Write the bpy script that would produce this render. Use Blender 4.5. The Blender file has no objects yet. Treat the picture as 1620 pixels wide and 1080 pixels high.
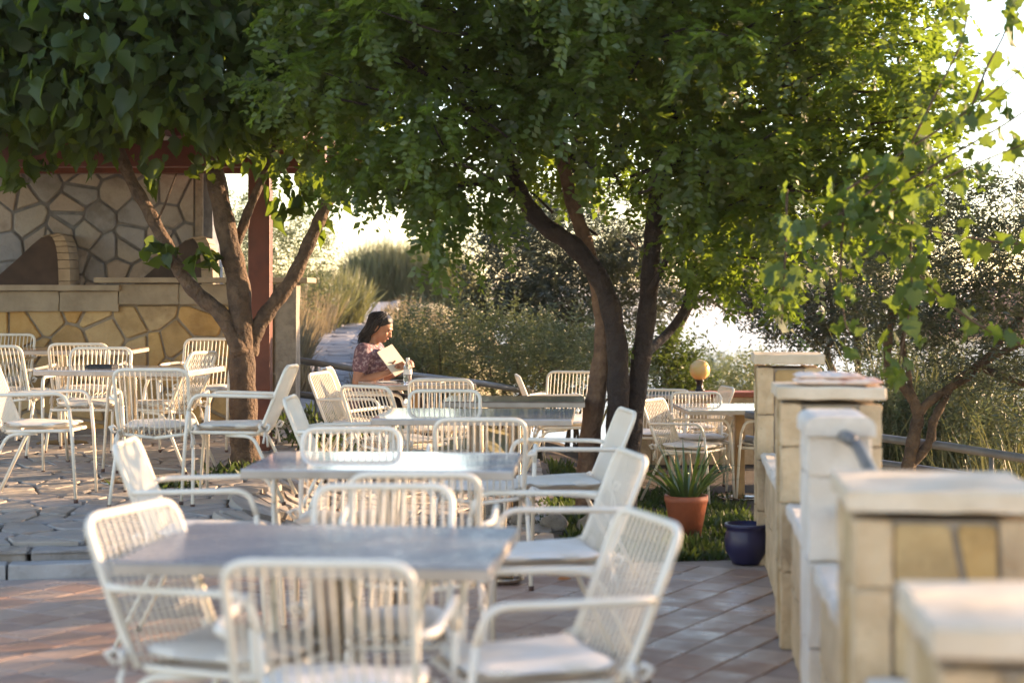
import bpy, bmesh, math, random
import numpy as np
from mathutils import Vector, Matrix, Euler

random.seed(7)
rng = np.random.default_rng(11)
S = bpy.context.scene
COL = S.collection
R = math.radians

# ------------------------------------------------------------------ camera
CAM_H, FPX, HOR = 1.45, 2700.0, 460.0          # eye height, focal length and horizon row in photo pixels
cam_d = bpy.data.cameras.new('camera'); cam = bpy.data.objects.new('camera', cam_d); COL.objects.link(cam)
cam.location = (0, 0, CAM_H); cam.rotation_euler = (R(90), 0, 0)
cam_d.sensor_width = 36; cam_d.lens = 36 * FPX / 1620
cam_d.shift_y = -(540 - HOR) / 1620
cam_d.clip_end = 20000
cam_d.dof.use_dof = True; cam_d.dof.focus_distance = 12.6; cam_d.dof.aperture_fstop = 2.0
S.camera = cam

# ------------------------------------------------------------------ sky and sun
SUN_AZ, SUN_EL = 65.0, 13.0                    # degrees clockwise from +Y, above horizon
w = bpy.data.worlds.new('World'); S.world = w; w.use_nodes = True
nt = w.node_tree; nt.nodes.clear()
sky = nt.nodes.new('ShaderNodeTexSky'); sky.sky_type = 'NISHITA'; sky.sun_disc = False
sky.sun_elevation = R(SUN_EL); sky.sun_rotation = R(SUN_AZ); sky.air_density = 1.0; sky.dust_density = 0.25; sky.ozone_density = 1.0
bg = nt.nodes.new('ShaderNodeBackground'); bg.inputs[1].default_value = 0.15
wo = nt.nodes.new('ShaderNodeOutputWorld')
nt.links.new(sky.outputs[0], bg.inputs[0]); nt.links.new(bg.outputs[0], wo.inputs[0])
sd = bpy.data.lights.new('sun', 'SUN'); sd.energy = 5.0; sd.angle = R(0.6); sd.color = (1.0, 0.72, 0.42)
sun = bpy.data.objects.new('sun', sd); COL.objects.link(sun)
sv = Vector((math.sin(R(SUN_AZ)) * math.cos(R(SUN_EL)), math.cos(R(SUN_AZ)) * math.cos(R(SUN_EL)), math.sin(R(SUN_EL))))
sun.rotation_euler = sv.to_track_quat('Z', 'Y').to_euler(); sun.location = (20, 10, 12)
S.view_settings.view_transform = 'Standard'; S.view_settings.look = 'None'
S.view_settings.exposure = 1.85; S.view_settings.gamma = 1.0; S.view_settings.use_white_balance = True; S.view_settings.white_balance_temperature = 6850; S.view_settings.white_balance_tint = 20; S.view_settings.use_curve_mapping = False
try:
    S.cycles.use_denoising = True; S.cycles.max_bounces = 8; S.cycles.transparent_max_bounces = 8
    S.cycles.sample_clamp_indirect = 6.0
except Exception:
    pass

# ------------------------------------------------------------------ helpers
def W(px, py, D):
    """the point a photo pixel shows at distance D"""
    return Vector(((px - 810) * D / FPX, D, CAM_H - (py - HOR) * D / FPX))

def smooth(a, b, x):
    t = max(0.0, min(1.0, (x - a) / (b - a))); return t * t * (3 - 2 * t)

def tag(o, label=None, cat=None, group=None, kind=None):
    if label: o['label'] = label
    if cat: o['category'] = cat
    if group: o['group'] = group
    if kind: o['kind'] = kind
    return o

def empty(name, loc=(0, 0, 0), rz=0.0, label=None, cat=None, group=None):
    o = bpy.data.objects.new(name, None); o.empty_display_size = 0.1
    COL.objects.link(o); o.location = loc; o.rotation_euler = (0, 0, rz)
    return tag(o, label, cat, group)

def obj_from(name, me, parent=None, loc=None):
    o = bpy.data.objects.new(name, me); COL.objects.link(o)
    if parent is not None: o.parent = parent
    if loc is not None: o.location = loc
    return o

class MB:
    def __init__(s): s.v = []; s.f = []; s.smooth = []
    def add(s, vs, fs, sm=False):
        b = len(s.v); s.v.extend([tuple(v) for v in vs]); s.f.extend([tuple(i + b for i in f) for f in fs])
        s.smooth.extend([sm] * len(fs)); return s
    def box(s, c, d, rz=0.0, bev=0.0, rx=0.0, jit=0.0):
        x, y, z = d[0] / 2, d[1] / 2, d[2] / 2
        M = Matrix.Translation(c) @ Matrix.Rotation(rz, 4, 'Z') @ Matrix.Rotation(rx, 4, 'X')
        if bev <= 0:
            vs = [M @ Vector((sx * x, sy * y, sz * z)) for sz in (-1, 1) for sy in (-1, 1) for sx in (-1, 1)]
            s.add(vs, [(0, 2, 3, 1), (4, 5, 7, 6), (0, 1, 5, 4), (2, 6, 7, 3), (0, 4, 6, 2), (1, 3, 7, 5)])
        else:
            bm = bmesh.new(); bmesh.ops.create_cube(bm, size=1.0)
            for v in bm.verts: v.co = Vector((v.co.x * d[0], v.co.y * d[1], v.co.z * d[2]))
            if jit:                                             # hand-dressed stone: uneven faces and worn arrises
                for ax_, e_ in ((0, d[0]), (1, d[1]), (2, d[2])):
                    n_ = min(5, int(e_ / 0.07))
                    for k_ in range(1, n_ + 1):
                        pl_ = [0, 0, 0]; pl_[ax_] = -e_ / 2 + e_ * k_ / (n_ + 1); no_ = [0, 0, 0]; no_[ax_] = 1
                        bmesh.ops.bisect_plane(bm, geom=bm.verts[:] + bm.edges[:] + bm.faces[:], plane_co=pl_, plane_no=no_)
                hd = [e for e in bm.edges if e.calc_face_angle(0) > 1.0]
                bmesh.ops.bevel(bm, geom=hd, offset=bev, segments=2, profile=0.5, affect='EDGES', clamp_overlap=True)
                for v in bm.verts: v.co += Vector((random.gauss(0, 1), random.gauss(0, 1), random.gauss(0, 1))) * jit * 0.6
            else:
                bmesh.ops.bevel(bm, geom=bm.edges[:], offset=bev, segments=2, profile=0.5, affect='EDGES')
            bm.verts.index_update()
            s.add([M @ v.co for v in bm.verts], [[v.index for v in f.verts] for f in bm.faces]); bm.free()
        return s
    def tube(s, pts, r, seg=8, cap=True):
        pts = [Vector(p) for p in pts]; n = len(pts)
        rs = list(r) if hasattr(r, '__len__') else [r] * n
        up = Vector((0.13, 0.27, 0.95)); vs = []; prev = None
        for i, p in enumerate(pts):
            t = (pts[min(i + 1, n - 1)] - pts[max(i - 1, 0)]).normalized()
            if prev is None:
                a = t.cross(up)
                if a.length < 1e-3: a = t.cross(Vector((1, 0, 0)))
            else:
                a = prev - t * prev.dot(t)
            a.normalize(); b = t.cross(a); prev = a
            for k in range(seg):
                an = 2 * math.pi * k / seg
                vs.append(p + (a * math.cos(an) + b * math.sin(an)) * rs[i])
        fs = []
        for i in range(n - 1):
            for k in range(seg):
                k2 = (k + 1) % seg
                fs.append((i * seg + k, i * seg + k2, (i + 1) * seg + k2, (i + 1) * seg + k))
        s.add(vs, fs, True)
        if cap:
            b = len(s.v) - len(vs)
            s.f.append(tuple(b + k for k in reversed(range(seg)))); s.smooth.append(False)
            s.f.append(tuple(b + (n - 1) * seg + k for k in range(seg))); s.smooth.append(False)
        return s
    def lathe(s, prof, seg=24, c=(0, 0, 0)):
        vs = []; fs = []; n = len(prof)
        for (r, z) in prof:
            for k in range(seg):
                a = 2 * math.pi * k / seg; vs.append((c[0] + r * math.cos(a), c[1] + r * math.sin(a), c[2] + z))
        for i in range(n - 1):
            for k in range(seg):
                k2 = (k + 1) % seg; fs.append((i * seg + k, i * seg + k2, (i + 1) * seg + k2, (i + 1) * seg + k))
        return s.add(vs, fs, True)
    def prism(s, poly, y0, y1):
        """poly in xz extruded along y"""
        n = len(poly); vs = [(x, y0, z) for x, z in poly] + [(x, y1, z) for x, z in poly]
        fs = [tuple(range(n)), tuple(range(2 * n - 1, n - 1, -1))] + [(i, i + n, (i + 1) % n + n, (i + 1) % n) for i in range(n)]
        return s.add(vs, fs)
    def mesh(s, name, m):
        me = bpy.data.meshes.new(name); me.from_pydata(s.v, [], s.f)
        me.polygons.foreach_set('use_smooth', s.smooth); me.validate(); me.update()
        if m is not None: me.materials.append(m)
        return me
    def build(s, name, m, parent=None, loc=None):
        return obj_from(name, s.mesh(name, m), parent, loc)

def catmull(pts, sub=5):
    pts = [np.array(p, float) for p in pts]; out = []
    for i in range(len(pts) - 1):
        p0, p1, p2, p3 = pts[max(i - 1, 0)], pts[i], pts[i + 1], pts[min(i + 2, len(pts) - 1)]
        for k in range(sub):
            t = k / sub
            out.append(0.5 * ((2 * p1) + (-p0 + p2) * t + (2 * p0 - 5 * p1 + 4 * p2 - p3) * t * t + (-p0 + 3 * p1 - 3 * p2 + p3) * t ** 3))
    out.append(pts[-1]); return out

# ------------------------------------------------------------------ materials
def new_mat(name):
    m = bpy.data.materials.new(name); m.use_nodes = True
    n = m.node_tree; n.nodes.clear(); return m, n, n.nodes, n.links

def noise_mix(N, L, c1, c2, scale=5.0, detail=6.0, lo=0.35, hi=0.65, coord='Object', rnd=0.0, c3=None):
    tc = N.new('ShaderNodeTexCoord'); no = N.new('ShaderNodeTexNoise'); no.inputs['Scale'].default_value = scale
    no.inputs['Detail'].default_value = detail
    src = tc.outputs[coord]
    if rnd:
        oi = N.new('ShaderNodeObjectInfo'); va = N.new('ShaderNodeVectorMath'); va.operation = 'ADD'
        sc = N.new('ShaderNodeMath'); sc.operation = 'MULTIPLY'; sc.inputs[1].default_value = 37.0
        L.new(oi.outputs['Random'], sc.inputs[0]); L.new(src, va.inputs[0]); L.new(sc.outputs[0], va.inputs[1]); src = va.outputs[0]
    L.new(src, no.inputs['Vector'])
    cr = N.new('ShaderNodeValToRGB'); cr.color_ramp.elements[0].position = lo; cr.color_ramp.elements[1].position = hi
    cr.color_ramp.elements[0].color = (*c1, 1); cr.color_ramp.elements[1].color = (*c2, 1)
    if c3: e = cr.color_ramp.elements.new((lo + hi) / 2); e.color = (*c3, 1)
    L.new(no.outputs[0], cr.inputs[0]); return cr.outputs[0], no, src

def mat(name, c1, c2=None, rough=0.6, scale=6.0, metal=0.0, bump=0.0, bscale=40.0, spec=0.5, lo=0.35, hi=0.65, c3=None, rnd=0.0, palette=None, pmix=0.6, rvar=0.0, coat=0.0, stain=0.0, bdist=0.01):
    m, n, N, L = new_mat(name)
    p = N.new('ShaderNodeBsdfPrincipled'); o = N.new('ShaderNodeOutputMaterial'); L.new(p.outputs[0], o.inputs[0])
    p.inputs['Roughness'].default_value = rough; p.inputs['Metallic'].default_value = metal
    p.inputs['Specular IOR Level'].default_value = spec
    if coat: p.inputs['Coat Weight'].default_value = coat; p.inputs['Coat Roughness'].default_value = 0.1
    if c2 is None: c2 = tuple(x * 0.86 for x in c1)
    col, no, src = noise_mix(N, L, c1, c2, scale, lo=lo, hi=hi, c3=c3, rnd=1.0 if (rnd or palette) else 0.0)
    if palette:
        oi = N.new('ShaderNodeObjectInfo'); cr = N.new('ShaderNodeValToRGB'); cr.color_ramp.interpolation = 'CONSTANT'
        els = cr.color_ramp.elements
        els[0].position = 0; els[0].color = (*palette[0], 1)
        for i, c in enumerate(palette[1:], 1):
            if i == 1: e = els[1]; e.position = i / len(palette)
            else: e = els.new(i / len(palette))
            e.color = (*c, 1)
        L.new(oi.outputs['Random'], cr.inputs[0])
        mx = N.new('ShaderNodeMix'); mx.data_type = 'RGBA'; mx.inputs[0].default_value = pmix
        L.new(col, mx.inputs[6]); L.new(cr.outputs[0], mx.inputs[7]); col = mx.outputs[2]
    if stain:
        for sc_, lo_, hi_, k_ in ((2.3, 0.52, 0.72, stain), (70.0, 0.60, 0.70, stain * 0.8)):
            ns = N.new('ShaderNodeTexNoise'); ns.inputs['Scale'].default_value = sc_; ns.inputs['Detail'].default_value = 7; ns.inputs['Roughness'].default_value = 0.65
            L.new(src, ns.inputs['Vector']); mr = N.new('ShaderNodeMapRange'); mr.inputs[1].default_value = lo_; mr.inputs[2].default_value = hi_; mr.inputs[3].default_value = 0; mr.inputs[4].default_value = k_
            L.new(ns.outputs[0], mr.inputs[0]); ms = N.new('ShaderNodeMix'); ms.data_type = 'RGBA'; ms.blend_type = 'MULTIPLY'
            L.new(mr.outputs[0], ms.inputs[0]); L.new(col, ms.inputs[6]); ms.inputs[7].default_value = (0.42, 0.36, 0.30, 1); col = ms.outputs[2]
    L.new(col, p.inputs['Base Color'])
    if rvar:
        mr = N.new('ShaderNodeMapRange'); mr.inputs[1].default_value = 0.35; mr.inputs[2].default_value = 0.65
        mr.inputs[3].default_value = max(0.03, rough - rvar); mr.inputs[4].default_value = rough + rvar
        L.new(no.outputs[0], mr.inputs[0]); L.new(mr.outputs[0], p.inputs['Roughness'])
    if bump:
        b = N.new('ShaderNodeBump'); b.inputs['Strength'].default_value = bump; b.inputs['Distance'].default_value = bdist
        n2 = N.new('ShaderNodeTexNoise'); n2.inputs['Scale'].default_value = bscale; n2.inputs['Detail'].default_value = 8
        L.new(src, n2.inputs['Vector'])
        L.new(n2.outputs[0], b.inputs['Height']); L.new(b.outputs[0], p.inputs['Normal'])
    return m

def leaf_mat(name, dark, light, trans, tw=0.45, rough=0.45, gloss=0.06):
    """dark/light: leaf to leaf colour; trans: colour of the light that passes through"""
    m, n, N, L = new_mat(name)
    at = N.new('ShaderNodeAttribute'); at.attribute_name = 'tint'
    def ramp(a, b):
        cr = N.new('ShaderNodeValToRGB'); cr.color_ramp.elements[0].color = (*a, 1); cr.color_ramp.elements[1].color = (*b, 1)
        L.new(at.outputs['Fac'], cr.inputs[0]); return cr.outputs[0]
    d = N.new('ShaderNodeBsdfDiffuse'); L.new(ramp(dark, light), d.inputs[0])
    t = N.new('ShaderNodeBsdfTranslucent'); L.new(ramp(tuple(x * 0.75 for x in trans), trans), t.inputs[0])
    g = N.new('ShaderNodeBsdfGlossy'); g.inputs['Roughness'].default_value = rough; g.inputs[0].default_value = (0.8, 0.8, 0.8, 1)
    m1 = N.new('ShaderNodeMixShader'); m1.inputs[0].default_value = tw; L.new(d.outputs[0], m1.inputs[1]); L.new(t.outputs[0], m1.inputs[2])
    m2 = N.new('ShaderNodeMixShader'); m2.inputs[0].default_value = gloss; L.new(m1.outputs[0], m2.inputs[1]); L.new(g.outputs[0], m2.inputs[2])
    o = N.new('ShaderNodeOutputMaterial'); L.new(m2.outputs[0], o.inputs[0]); return m

M = {}
M['metal_white'] = mat('white_painted_metal', (0.84, 0.77, 0.65), (0.76, 0.67, 0.53), rough=0.38, scale=9, lo=0.3, hi=0.75)
M['cushion'] = mat('cream_canvas', (0.82, 0.77, 0.69), (0.73, 0.66, 0.56), rough=0.9, scale=7, bump=0.25, bscale=160)
M['foot'] = mat('brown_rubber', (0.09, 0.045, 0.03), rough=0.7)
M['steel'] = mat('brushed_steel', (0.44, 0.38, 0.31), (0.36, 0.31, 0.25), rough=0.17, metal=1.0, scale=30)
M['slab'] = mat('grey_stone_slab', (0.50, 0.51, 0.53), (0.40, 0.41, 0.43), rough=0.055, scale=26, lo=0.3, hi=0.7, c3=(0.45, 0.46, 0.48), spec=0.8)
M['slab_matte'] = mat('honed_grey_stone', (0.30, 0.31, 0.33), (0.21, 0.22, 0.24), rough=0.30, scale=22, lo=0.3, hi=0.7, c3=(0.25, 0.26, 0.28), rvar=0.06)
M['slab_brown'] = mat('brown_veneer', (0.22, 0.16, 0.12), (0.15, 0.11, 0.085), rough=0.12, scale=12)
M['slab_edge'] = mat('cream_table_edge', (0.50, 0.42, 0.34), (0.40, 0.33, 0.26), rough=0.5, scale=12)
M['wood'] = mat('warm_wood_post', (0.42, 0.25, 0.10), (0.32, 0.18, 0.07), rough=0.5, scale=14)
ochre = [(0.54, 0.33, 0.11), (0.44, 0.30, 0.14), (0.56, 0.39, 0.18), (0.47, 0.33, 0.17), (0.42, 0.26, 0.10), (0.54, 0.41, 0.24), (0.50, 0.27, 0.07)]
M['ochre_stone'] = mat('ochre_wall_stone', (0.54, 0.38, 0.19), (0.38, 0.24, 0.10), rough=0.85, scale=7, bump=0.6, bscale=18, palette=ochre, pmix=0.6, stain=0.70, bdist=0.02)
grey_st = [(0.32, 0.31, 0.30), (0.38, 0.35, 0.31), (0.25, 0.28, 0.32), (0.42, 0.40, 0.38), (0.35, 0.30, 0.26), (0.21, 0.25, 0.31), (0.33, 0.33, 0.31)]
M['grey_stone'] = mat('grey_wall_stone', (0.37, 0.355, 0.335), (0.26, 0.255, 0.25), rough=0.9, scale=7, bump=0.7, bscale=18, palette=grey_st, pmix=0.6, stain=0.70, bdist=0.02)
pave = [(0.38, 0.335, 0.28), (0.33, 0.30, 0.265), (0.42, 0.36, 0.295), (0.35, 0.31, 0.285), (0.31, 0.29, 0.28), (0.44, 0.39, 0.325)]
M['pave_stone'] = mat('paving_stone', (0.36, 0.32, 0.28), (0.24, 0.22, 0.20), rough=0.62, scale=5, bump=0.9, bscale=11, palette=pave, pmix=0.5, rvar=0.15, stain=0.70, bdist=0.02)
M['mortar'] = mat('grey_mortar', (0.34, 0.28, 0.21), (0.26, 0.215, 0.16), rough=0.95, scale=16, bump=0.5, bscale=60)
M['mortar_grey'] = mat('blue_grey_mortar', (0.19, 0.205, 0.225), (0.13, 0.14, 0.16), rough=0.95, scale=14, bump=0.5, bscale=60)
M['mortar_dark'] = mat('dark_joint_earth', (0.17, 0.14, 0.11), (0.11, 0.09, 0.07), rough=0.95, scale=12, bump=0.5, bscale=60)
tiles_p = [(0.40, 0.245, 0.175), (0.44, 0.30, 0.22), (0.38, 0.25, 0.19), (0.47, 0.345, 0.265), (0.36, 0.205, 0.14), (0.44, 0.335, 0.275)]
M['tile'] = mat('terracotta_tile', (0.43, 0.31, 0.25), (0.34, 0.24, 0.19), rough=0.42, scale=6, bump=0.15, bscale=50, palette=tiles_p, pmix=0.65, rvar=0.16)
M['grout'] = mat('tile_grout', (0.40, 0.31, 0.26), (0.32, 0.25, 0.21), rough=0.9, scale=8)
M['limestone'] = mat('pale_limestone', (0.64, 0.475, 0.29), (0.50, 0.355, 0.205), rough=0.8, scale=9, bump=0.5, bscale=26, rnd=1, c3=(0.58, 0.42, 0.25), stain=0.70, bdist=0.02)
M['cap'] = mat('cream_cap_slab', (0.72, 0.60, 0.45), (0.60, 0.48, 0.33), rough=0.75, scale=7, bump=0.4, bscale=30, rnd=1, stain=0.4)
M['white_stone'] = mat('white_limestone', (0.74, 0.67, 0.58), (0.64, 0.56, 0.46), rough=0.7, scale=6, bump=0.3, bscale=30, rnd=1, stain=0.45, bdist=0.02)
M['lintel'] = mat('tan_lintel_stone', (0.36, 0.29, 0.20), (0.28, 0.22, 0.15), rough=0.85, scale=7, bump=0.5, bscale=30, rnd=1, stain=0.5)
M['kerb'] = mat('pale_kerb_concrete', (0.42, 0.40, 0.38), (0.35, 0.33, 0.31), rough=0.6, scale=8, bump=0.3, bscale=30, stain=0.50, bdist=0.02)
M['pilaster'] = mat('grey_tooled_stone', (0.30, 0.26, 0.21), (0.22, 0.19, 0.155), rough=0.9, scale=16, bump=0.8, bscale=40, stain=0.70, bdist=0.02)
M['redwood'] = mat('red_brown_stained_wood', (0.15, 0.036, 0.015), (0.10, 0.024, 0.010), rough=0.5, scale=8, bump=0.2, bscale=30)
M['hood_shade'] = mat('shade_dark_brick', (0.07, 0.05, 0.04), (0.035, 0.028, 0.024), rough=0.95, scale=5)  # near-black colour stands in for the shade inside the recess
M['bark'] = mat('grey_brown_bark', (0.14, 0.09, 0.055), (0.07, 0.045, 0.03), rough=0.9, scale=14, bump=1.0, bscale=30, bdist=0.035, stain=0.5)
M['bark_red'] = mat('reddish_bark', (0.20, 0.115, 0.065), (0.11, 0.06, 0.035), rough=0.85, scale=10, bump=1.0, bscale=24, bdist=0.035, stain=0.5)
M['bark_dark'] = mat('dark_bark', (0.042, 0.027, 0.020), (0.022, 0.014, 0.012), rough=0.8, scale=10, bump=1.0, bscale=24, bdist=0.035, stain=0.5)
M['rail'] = mat('grey_painted_rail', (0.19, 0.185, 0.18), (0.145, 0.14, 0.135), rough=0.35, scale=10)
M['terracotta'] = mat('terracotta_pot', (0.42, 0.12, 0.055), (0.33, 0.095, 0.045), rough=0.6, scale=8, bump=0.2, bscale=50, stain=0.40, bdist=0.02)
M['blue_glaze'] = mat('dark_blue_glaze', (0.012, 0.012, 0.06), (0.009, 0.009, 0.04), rough=0.4, scale=6, coat=0.1)
M['soil'] = mat('dark_soil', (0.05, 0.035, 0.025), rough=1.0, bump=0.8)
M['earth'] = mat('dry_hill_earth', (0.26, 0.20, 0.12), (0.16, 0.14, 0.07), rough=1.0, scale=0.8, bump=1.0, bscale=6, c3=(0.2, 0.18, 0.09))
M['path'] = mat('grey_path_stone', (0.34, 0.33, 0.33), (0.27, 0.26, 0.26), rough=0.8, scale=4, bump=0.6, bscale=14, rnd=1)
M['black'] = mat('black_plastic', (0.012, 0.012, 0.015), rough=0.4)
M['paper'] = mat('white_paper', (0.75, 0.73, 0.68), rough=0.8)
M['book'] = mat('cream_book_cover', (0.66, 0.58, 0.45), (0.60, 0.52, 0.40), rough=0.6)
M['blue_print'] = mat('blue_grey_print', (0.12, 0.16, 0.24), (0.07, 0.09, 0.14), rough=0.5, scale=40)
M['house'] = mat('white_render_wall', (0.78, 0.76, 0.74), (0.72, 0.70, 0.68), rough=0.9)
M['roof'] = mat('red_clay_roof', (0.36, 0.17, 0.10), (0.28, 0.12, 0.07), rough=0.9, scale=6)
M['skin'] = mat('skin', (0.42, 0.20, 0.115), (0.36, 0.165, 0.095), rough=0.5, scale=12)
M['hair'] = mat('black_hair', (0.014, 0.010, 0.009), (0.008, 0.006, 0.006), rough=0.42, scale=60, bump=0.6, bscale=120)
M['trouser'] = mat('black_trousers', (0.012, 0.012, 0.018), rough=0.9)
M['blouse'] = mat('floral_blouse', (0.13, 0.075, 0.10), (0.36, 0.28, 0.30), rough=0.85, scale=42, lo=0.44, hi=0.6, c3=(0.20, 0.10, 0.12))
M['lip'] = mat('lip', (0.30, 0.09, 0.07), rough=0.45)
M['pinkcloth'] = mat('pink_white_towel', (0.80, 0.64, 0.54), (0.70, 0.36, 0.27), rough=0.95, scale=9, lo=0.5, hi=0.72, bump=0.4, bscale=60)
M['orange_leaf'] = mat('dry_orange_leaf', (0.45, 0.16, 0.04), rough=0.7)

def lamp_mat():
    m, n, N, L = new_mat('amber_globe')
    p = N.new('ShaderNodeBsdfPrincipled'); o = N.new('ShaderNodeOutputMaterial'); L.new(p.outputs[0], o.inputs[0])
    p.inputs['Base Color'].default_value = (0.85, 0.60, 0.24, 1); p.inputs['Roughness'].default_value = 0.25
    p.inputs['Subsurface Weight'].default_value = 0.6; p.inputs['Subsurface Radius'].default_value = (0.1, 0.06, 0.02)
    p.inputs['Subsurface Scale'].default_value = 0.5
    return m
M['globe'] = lamp_mat()

def glass_mat():
    m, n, N, L = new_mat('clear_bottle')
    p = N.new('ShaderNodeBsdfPrincipled'); o = N.new('ShaderNodeOutputMaterial'); L.new(p.outputs[0], o.inputs[0])
    p.inputs['Base Color'].default_value = (0.92, 0.95, 0.97, 1); p.inputs['Roughness'].default_value = 0.06
    p.inputs['Transmission Weight'].default_value = 0.9; p.inputs['IOR'].default_value = 1.2
    return m
M['glass'] = glass_mat()

def sea_mat():
    m, n, N, L = new_mat('sea_water')
    p = N.new('ShaderNodeBsdfPrincipled'); o = N.new('ShaderNodeOutputMaterial'); L.new(p.outputs[0], o.inputs[0])
    p.inputs['Base Color'].default_value = (0.04, 0.10, 0.16, 1); p.inputs['Roughness'].default_value = 0.25
    tc = N.new('ShaderNodeTexCoord'); n2 = N.new('ShaderNodeTexNoise'); n2.inputs['Scale'].default_value = 0.05; n2.inputs['Detail'].default_value = 6
    b = N.new('ShaderNodeBump'); b.inputs['Strength'].default_value = 0.4; b.inputs['Distance'].default_value = 1.0
    L.new(tc.outputs['Object'], n2.inputs['Vector']); L.new(n2.outputs[0], b.inputs['Height']); L.new(b.outputs[0], p.inputs['Normal'])
    return m
M['sea'] = sea_mat()

M['leaf_mul'] = leaf_mat('mulberry_leaf', (0.012, 0.032, 0.010), (0.030, 0.064, 0.018), (0.24, 0.34, 0.03), tw=0.36, gloss=0.025)
M['leaf_acacia'] = leaf_mat('feathery_leaf', (0.022, 0.050, 0.010), (0.062, 0.102, 0.018), (0.30, 0.43, 0.035), tw=0.47, gloss=0.04)
M['leaf_vine'] = leaf_mat('vine_leaf', (0.035, 0.075, 0.018), (0.065, 0.115, 0.026), (0.24, 0.34, 0.03), tw=0.42, gloss=0.03)
M['leaf_olive'] = leaf_mat('olive_leaf', (0.032, 0.046, 0.026), (0.090, 0.110, 0.070), (0.11, 0.14, 0.055), tw=0.22, gloss=0.07, rough=0.4)
M['leaf_shrub'] = leaf_mat('silver_shrub_leaf', (0.06, 0.09, 0.045), (0.15, 0.18, 0.10), (0.22, 0.27, 0.09), tw=0.28, gloss=0.06)
M['leaf_reed'] = leaf_mat('broom_stem', (0.07, 0.085, 0.04), (0.17, 0.17, 0.085), (0.30, 0.30, 0.10), tw=0.3)
M['leaf_dry'] = leaf_mat('dry_grass', (0.15, 0.12, 0.075), (0.30, 0.24, 0.15), (0.34, 0.27, 0.15), tw=0.35, gloss=0.03)
M['leaf_grass'] = leaf_mat('green_ground_cover', (0.018, 0.040, 0.012), (0.045, 0.075, 0.020), (0.13, 0.19, 0.03), tw=0.35, gloss=0.03)
M['leaf_aloe'] = leaf_mat('strap_leaf', (0.035, 0.08, 0.025), (0.07, 0.13, 0.04), (0.18, 0.30, 0.04), tw=0.25, gloss=0.10)

# ------------------------------------------------------------------ polygon stones
def clip(poly, a, b, c):
    """keep the side a*x+b*y<=c"""
    out = []
    for i in range(len(poly)):
        p, q = poly[i], poly[(i + 1) % len(poly)]
        dp, dq = a * p[0] + b * p[1] - c, a * q[0] + b * q[1] - c
        if dp <= 0: out.append(p)
        if (dp < 0 < dq) or (dq < 0 < dp):
            t = dp / (dp - dq); out.append((p[0] + (q[0] - p[0]) * t, p[1] + (q[1] - p[1]) * t))
    return out

def voronoi(x0, x1, y0, y1, cx, cy, rnd, jit=0.42, aniso=1.0):
    seeds = []; nx = max(1, round((x1 - x0) / cx)); ny = max(1, round((y1 - y0) / cy))
    for j in range(ny):
        for i in range(nx):
            sx = x0 + (i + 0.5 + (0.5 if j % 2 else 0) - 0.25 + rnd.uniform(-jit, jit)) * (x1 - x0) / nx
            sy = y0 + (j + 0.5 + rnd.uniform(-jit, jit)) * (y1 - y0) / ny
            seeds.append((sx, sy))
    out = []
    for i, s in enumerate(seeds):
        poly = [(x0, y0), (x1, y0), (x1, y1), (x0, y1)]
        for k, t in enumerate(seeds):
            if k == i or abs(t[0] - s[0]) > 3.2 * cx or abs(t[1] - s[1]) > 3.2 * cy: continue
            a, b = t[0] - s[0], t[1] - s[1]
            poly = clip(poly, a, b, (t[0] ** 2 - s[0] ** 2 + t[1] ** 2 - s[1] ** 2) / 2)
            if len(poly) < 3: break
        if len(poly) >= 3: out.append(poly)
    return out

def area(p): return 0.5 * sum(p[i][0] * p[(i + 1) % len(p)][1] - p[(i + 1) % len(p)][0] * p[i][1] for i in range(len(p)))

def inset(poly, d):
    """convex polygon shrunk by d"""
    if area(poly) < 0: poly = poly[::-1]
    out = list(poly); n = len(poly)
    for i in range(n):
        p, q = poly[i], poly[(i + 1) % n]; ex, ey = q[0] - p[0], q[1] - p[1]; l = math.hypot(ex, ey)
        if l < 1e-6: continue
        nx, ny = ey / l, -ex / l
        out = clip(out, nx, ny, nx * p[0] + ny * p[1] - d)
        if len(out) < 3: return None
    return out

def round_poly(poly, k, rnd):
    out = []
    n = len(poly)
    for i in range(n):
        p0, p, p1 = poly[i - 1], poly[i], poly[(i + 1) % n]
        l0 = math.hypot(p[0] - p0[0], p[1] - p0[1]); l1 = math.hypot(p[0] - p1[0], p[1] - p1[1])
        a = min(k * rnd.uniform(0.6, 1.5), l0 * 0.4); b = min(k * rnd.uniform(0.6, 1.5), l1 * 0.4)
        if l0 > 1e-4: out.append((p[0] + (p0[0] - p[0]) * a / l0, p[1] + (p0[1] - p[1]) * a / l0))
        if l1 > 1e-4: out.append((p[0] + (p1[0] - p[0]) * b / l1, p[1] + (p1[1] - p[1]) * b / l1))
    return out

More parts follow.
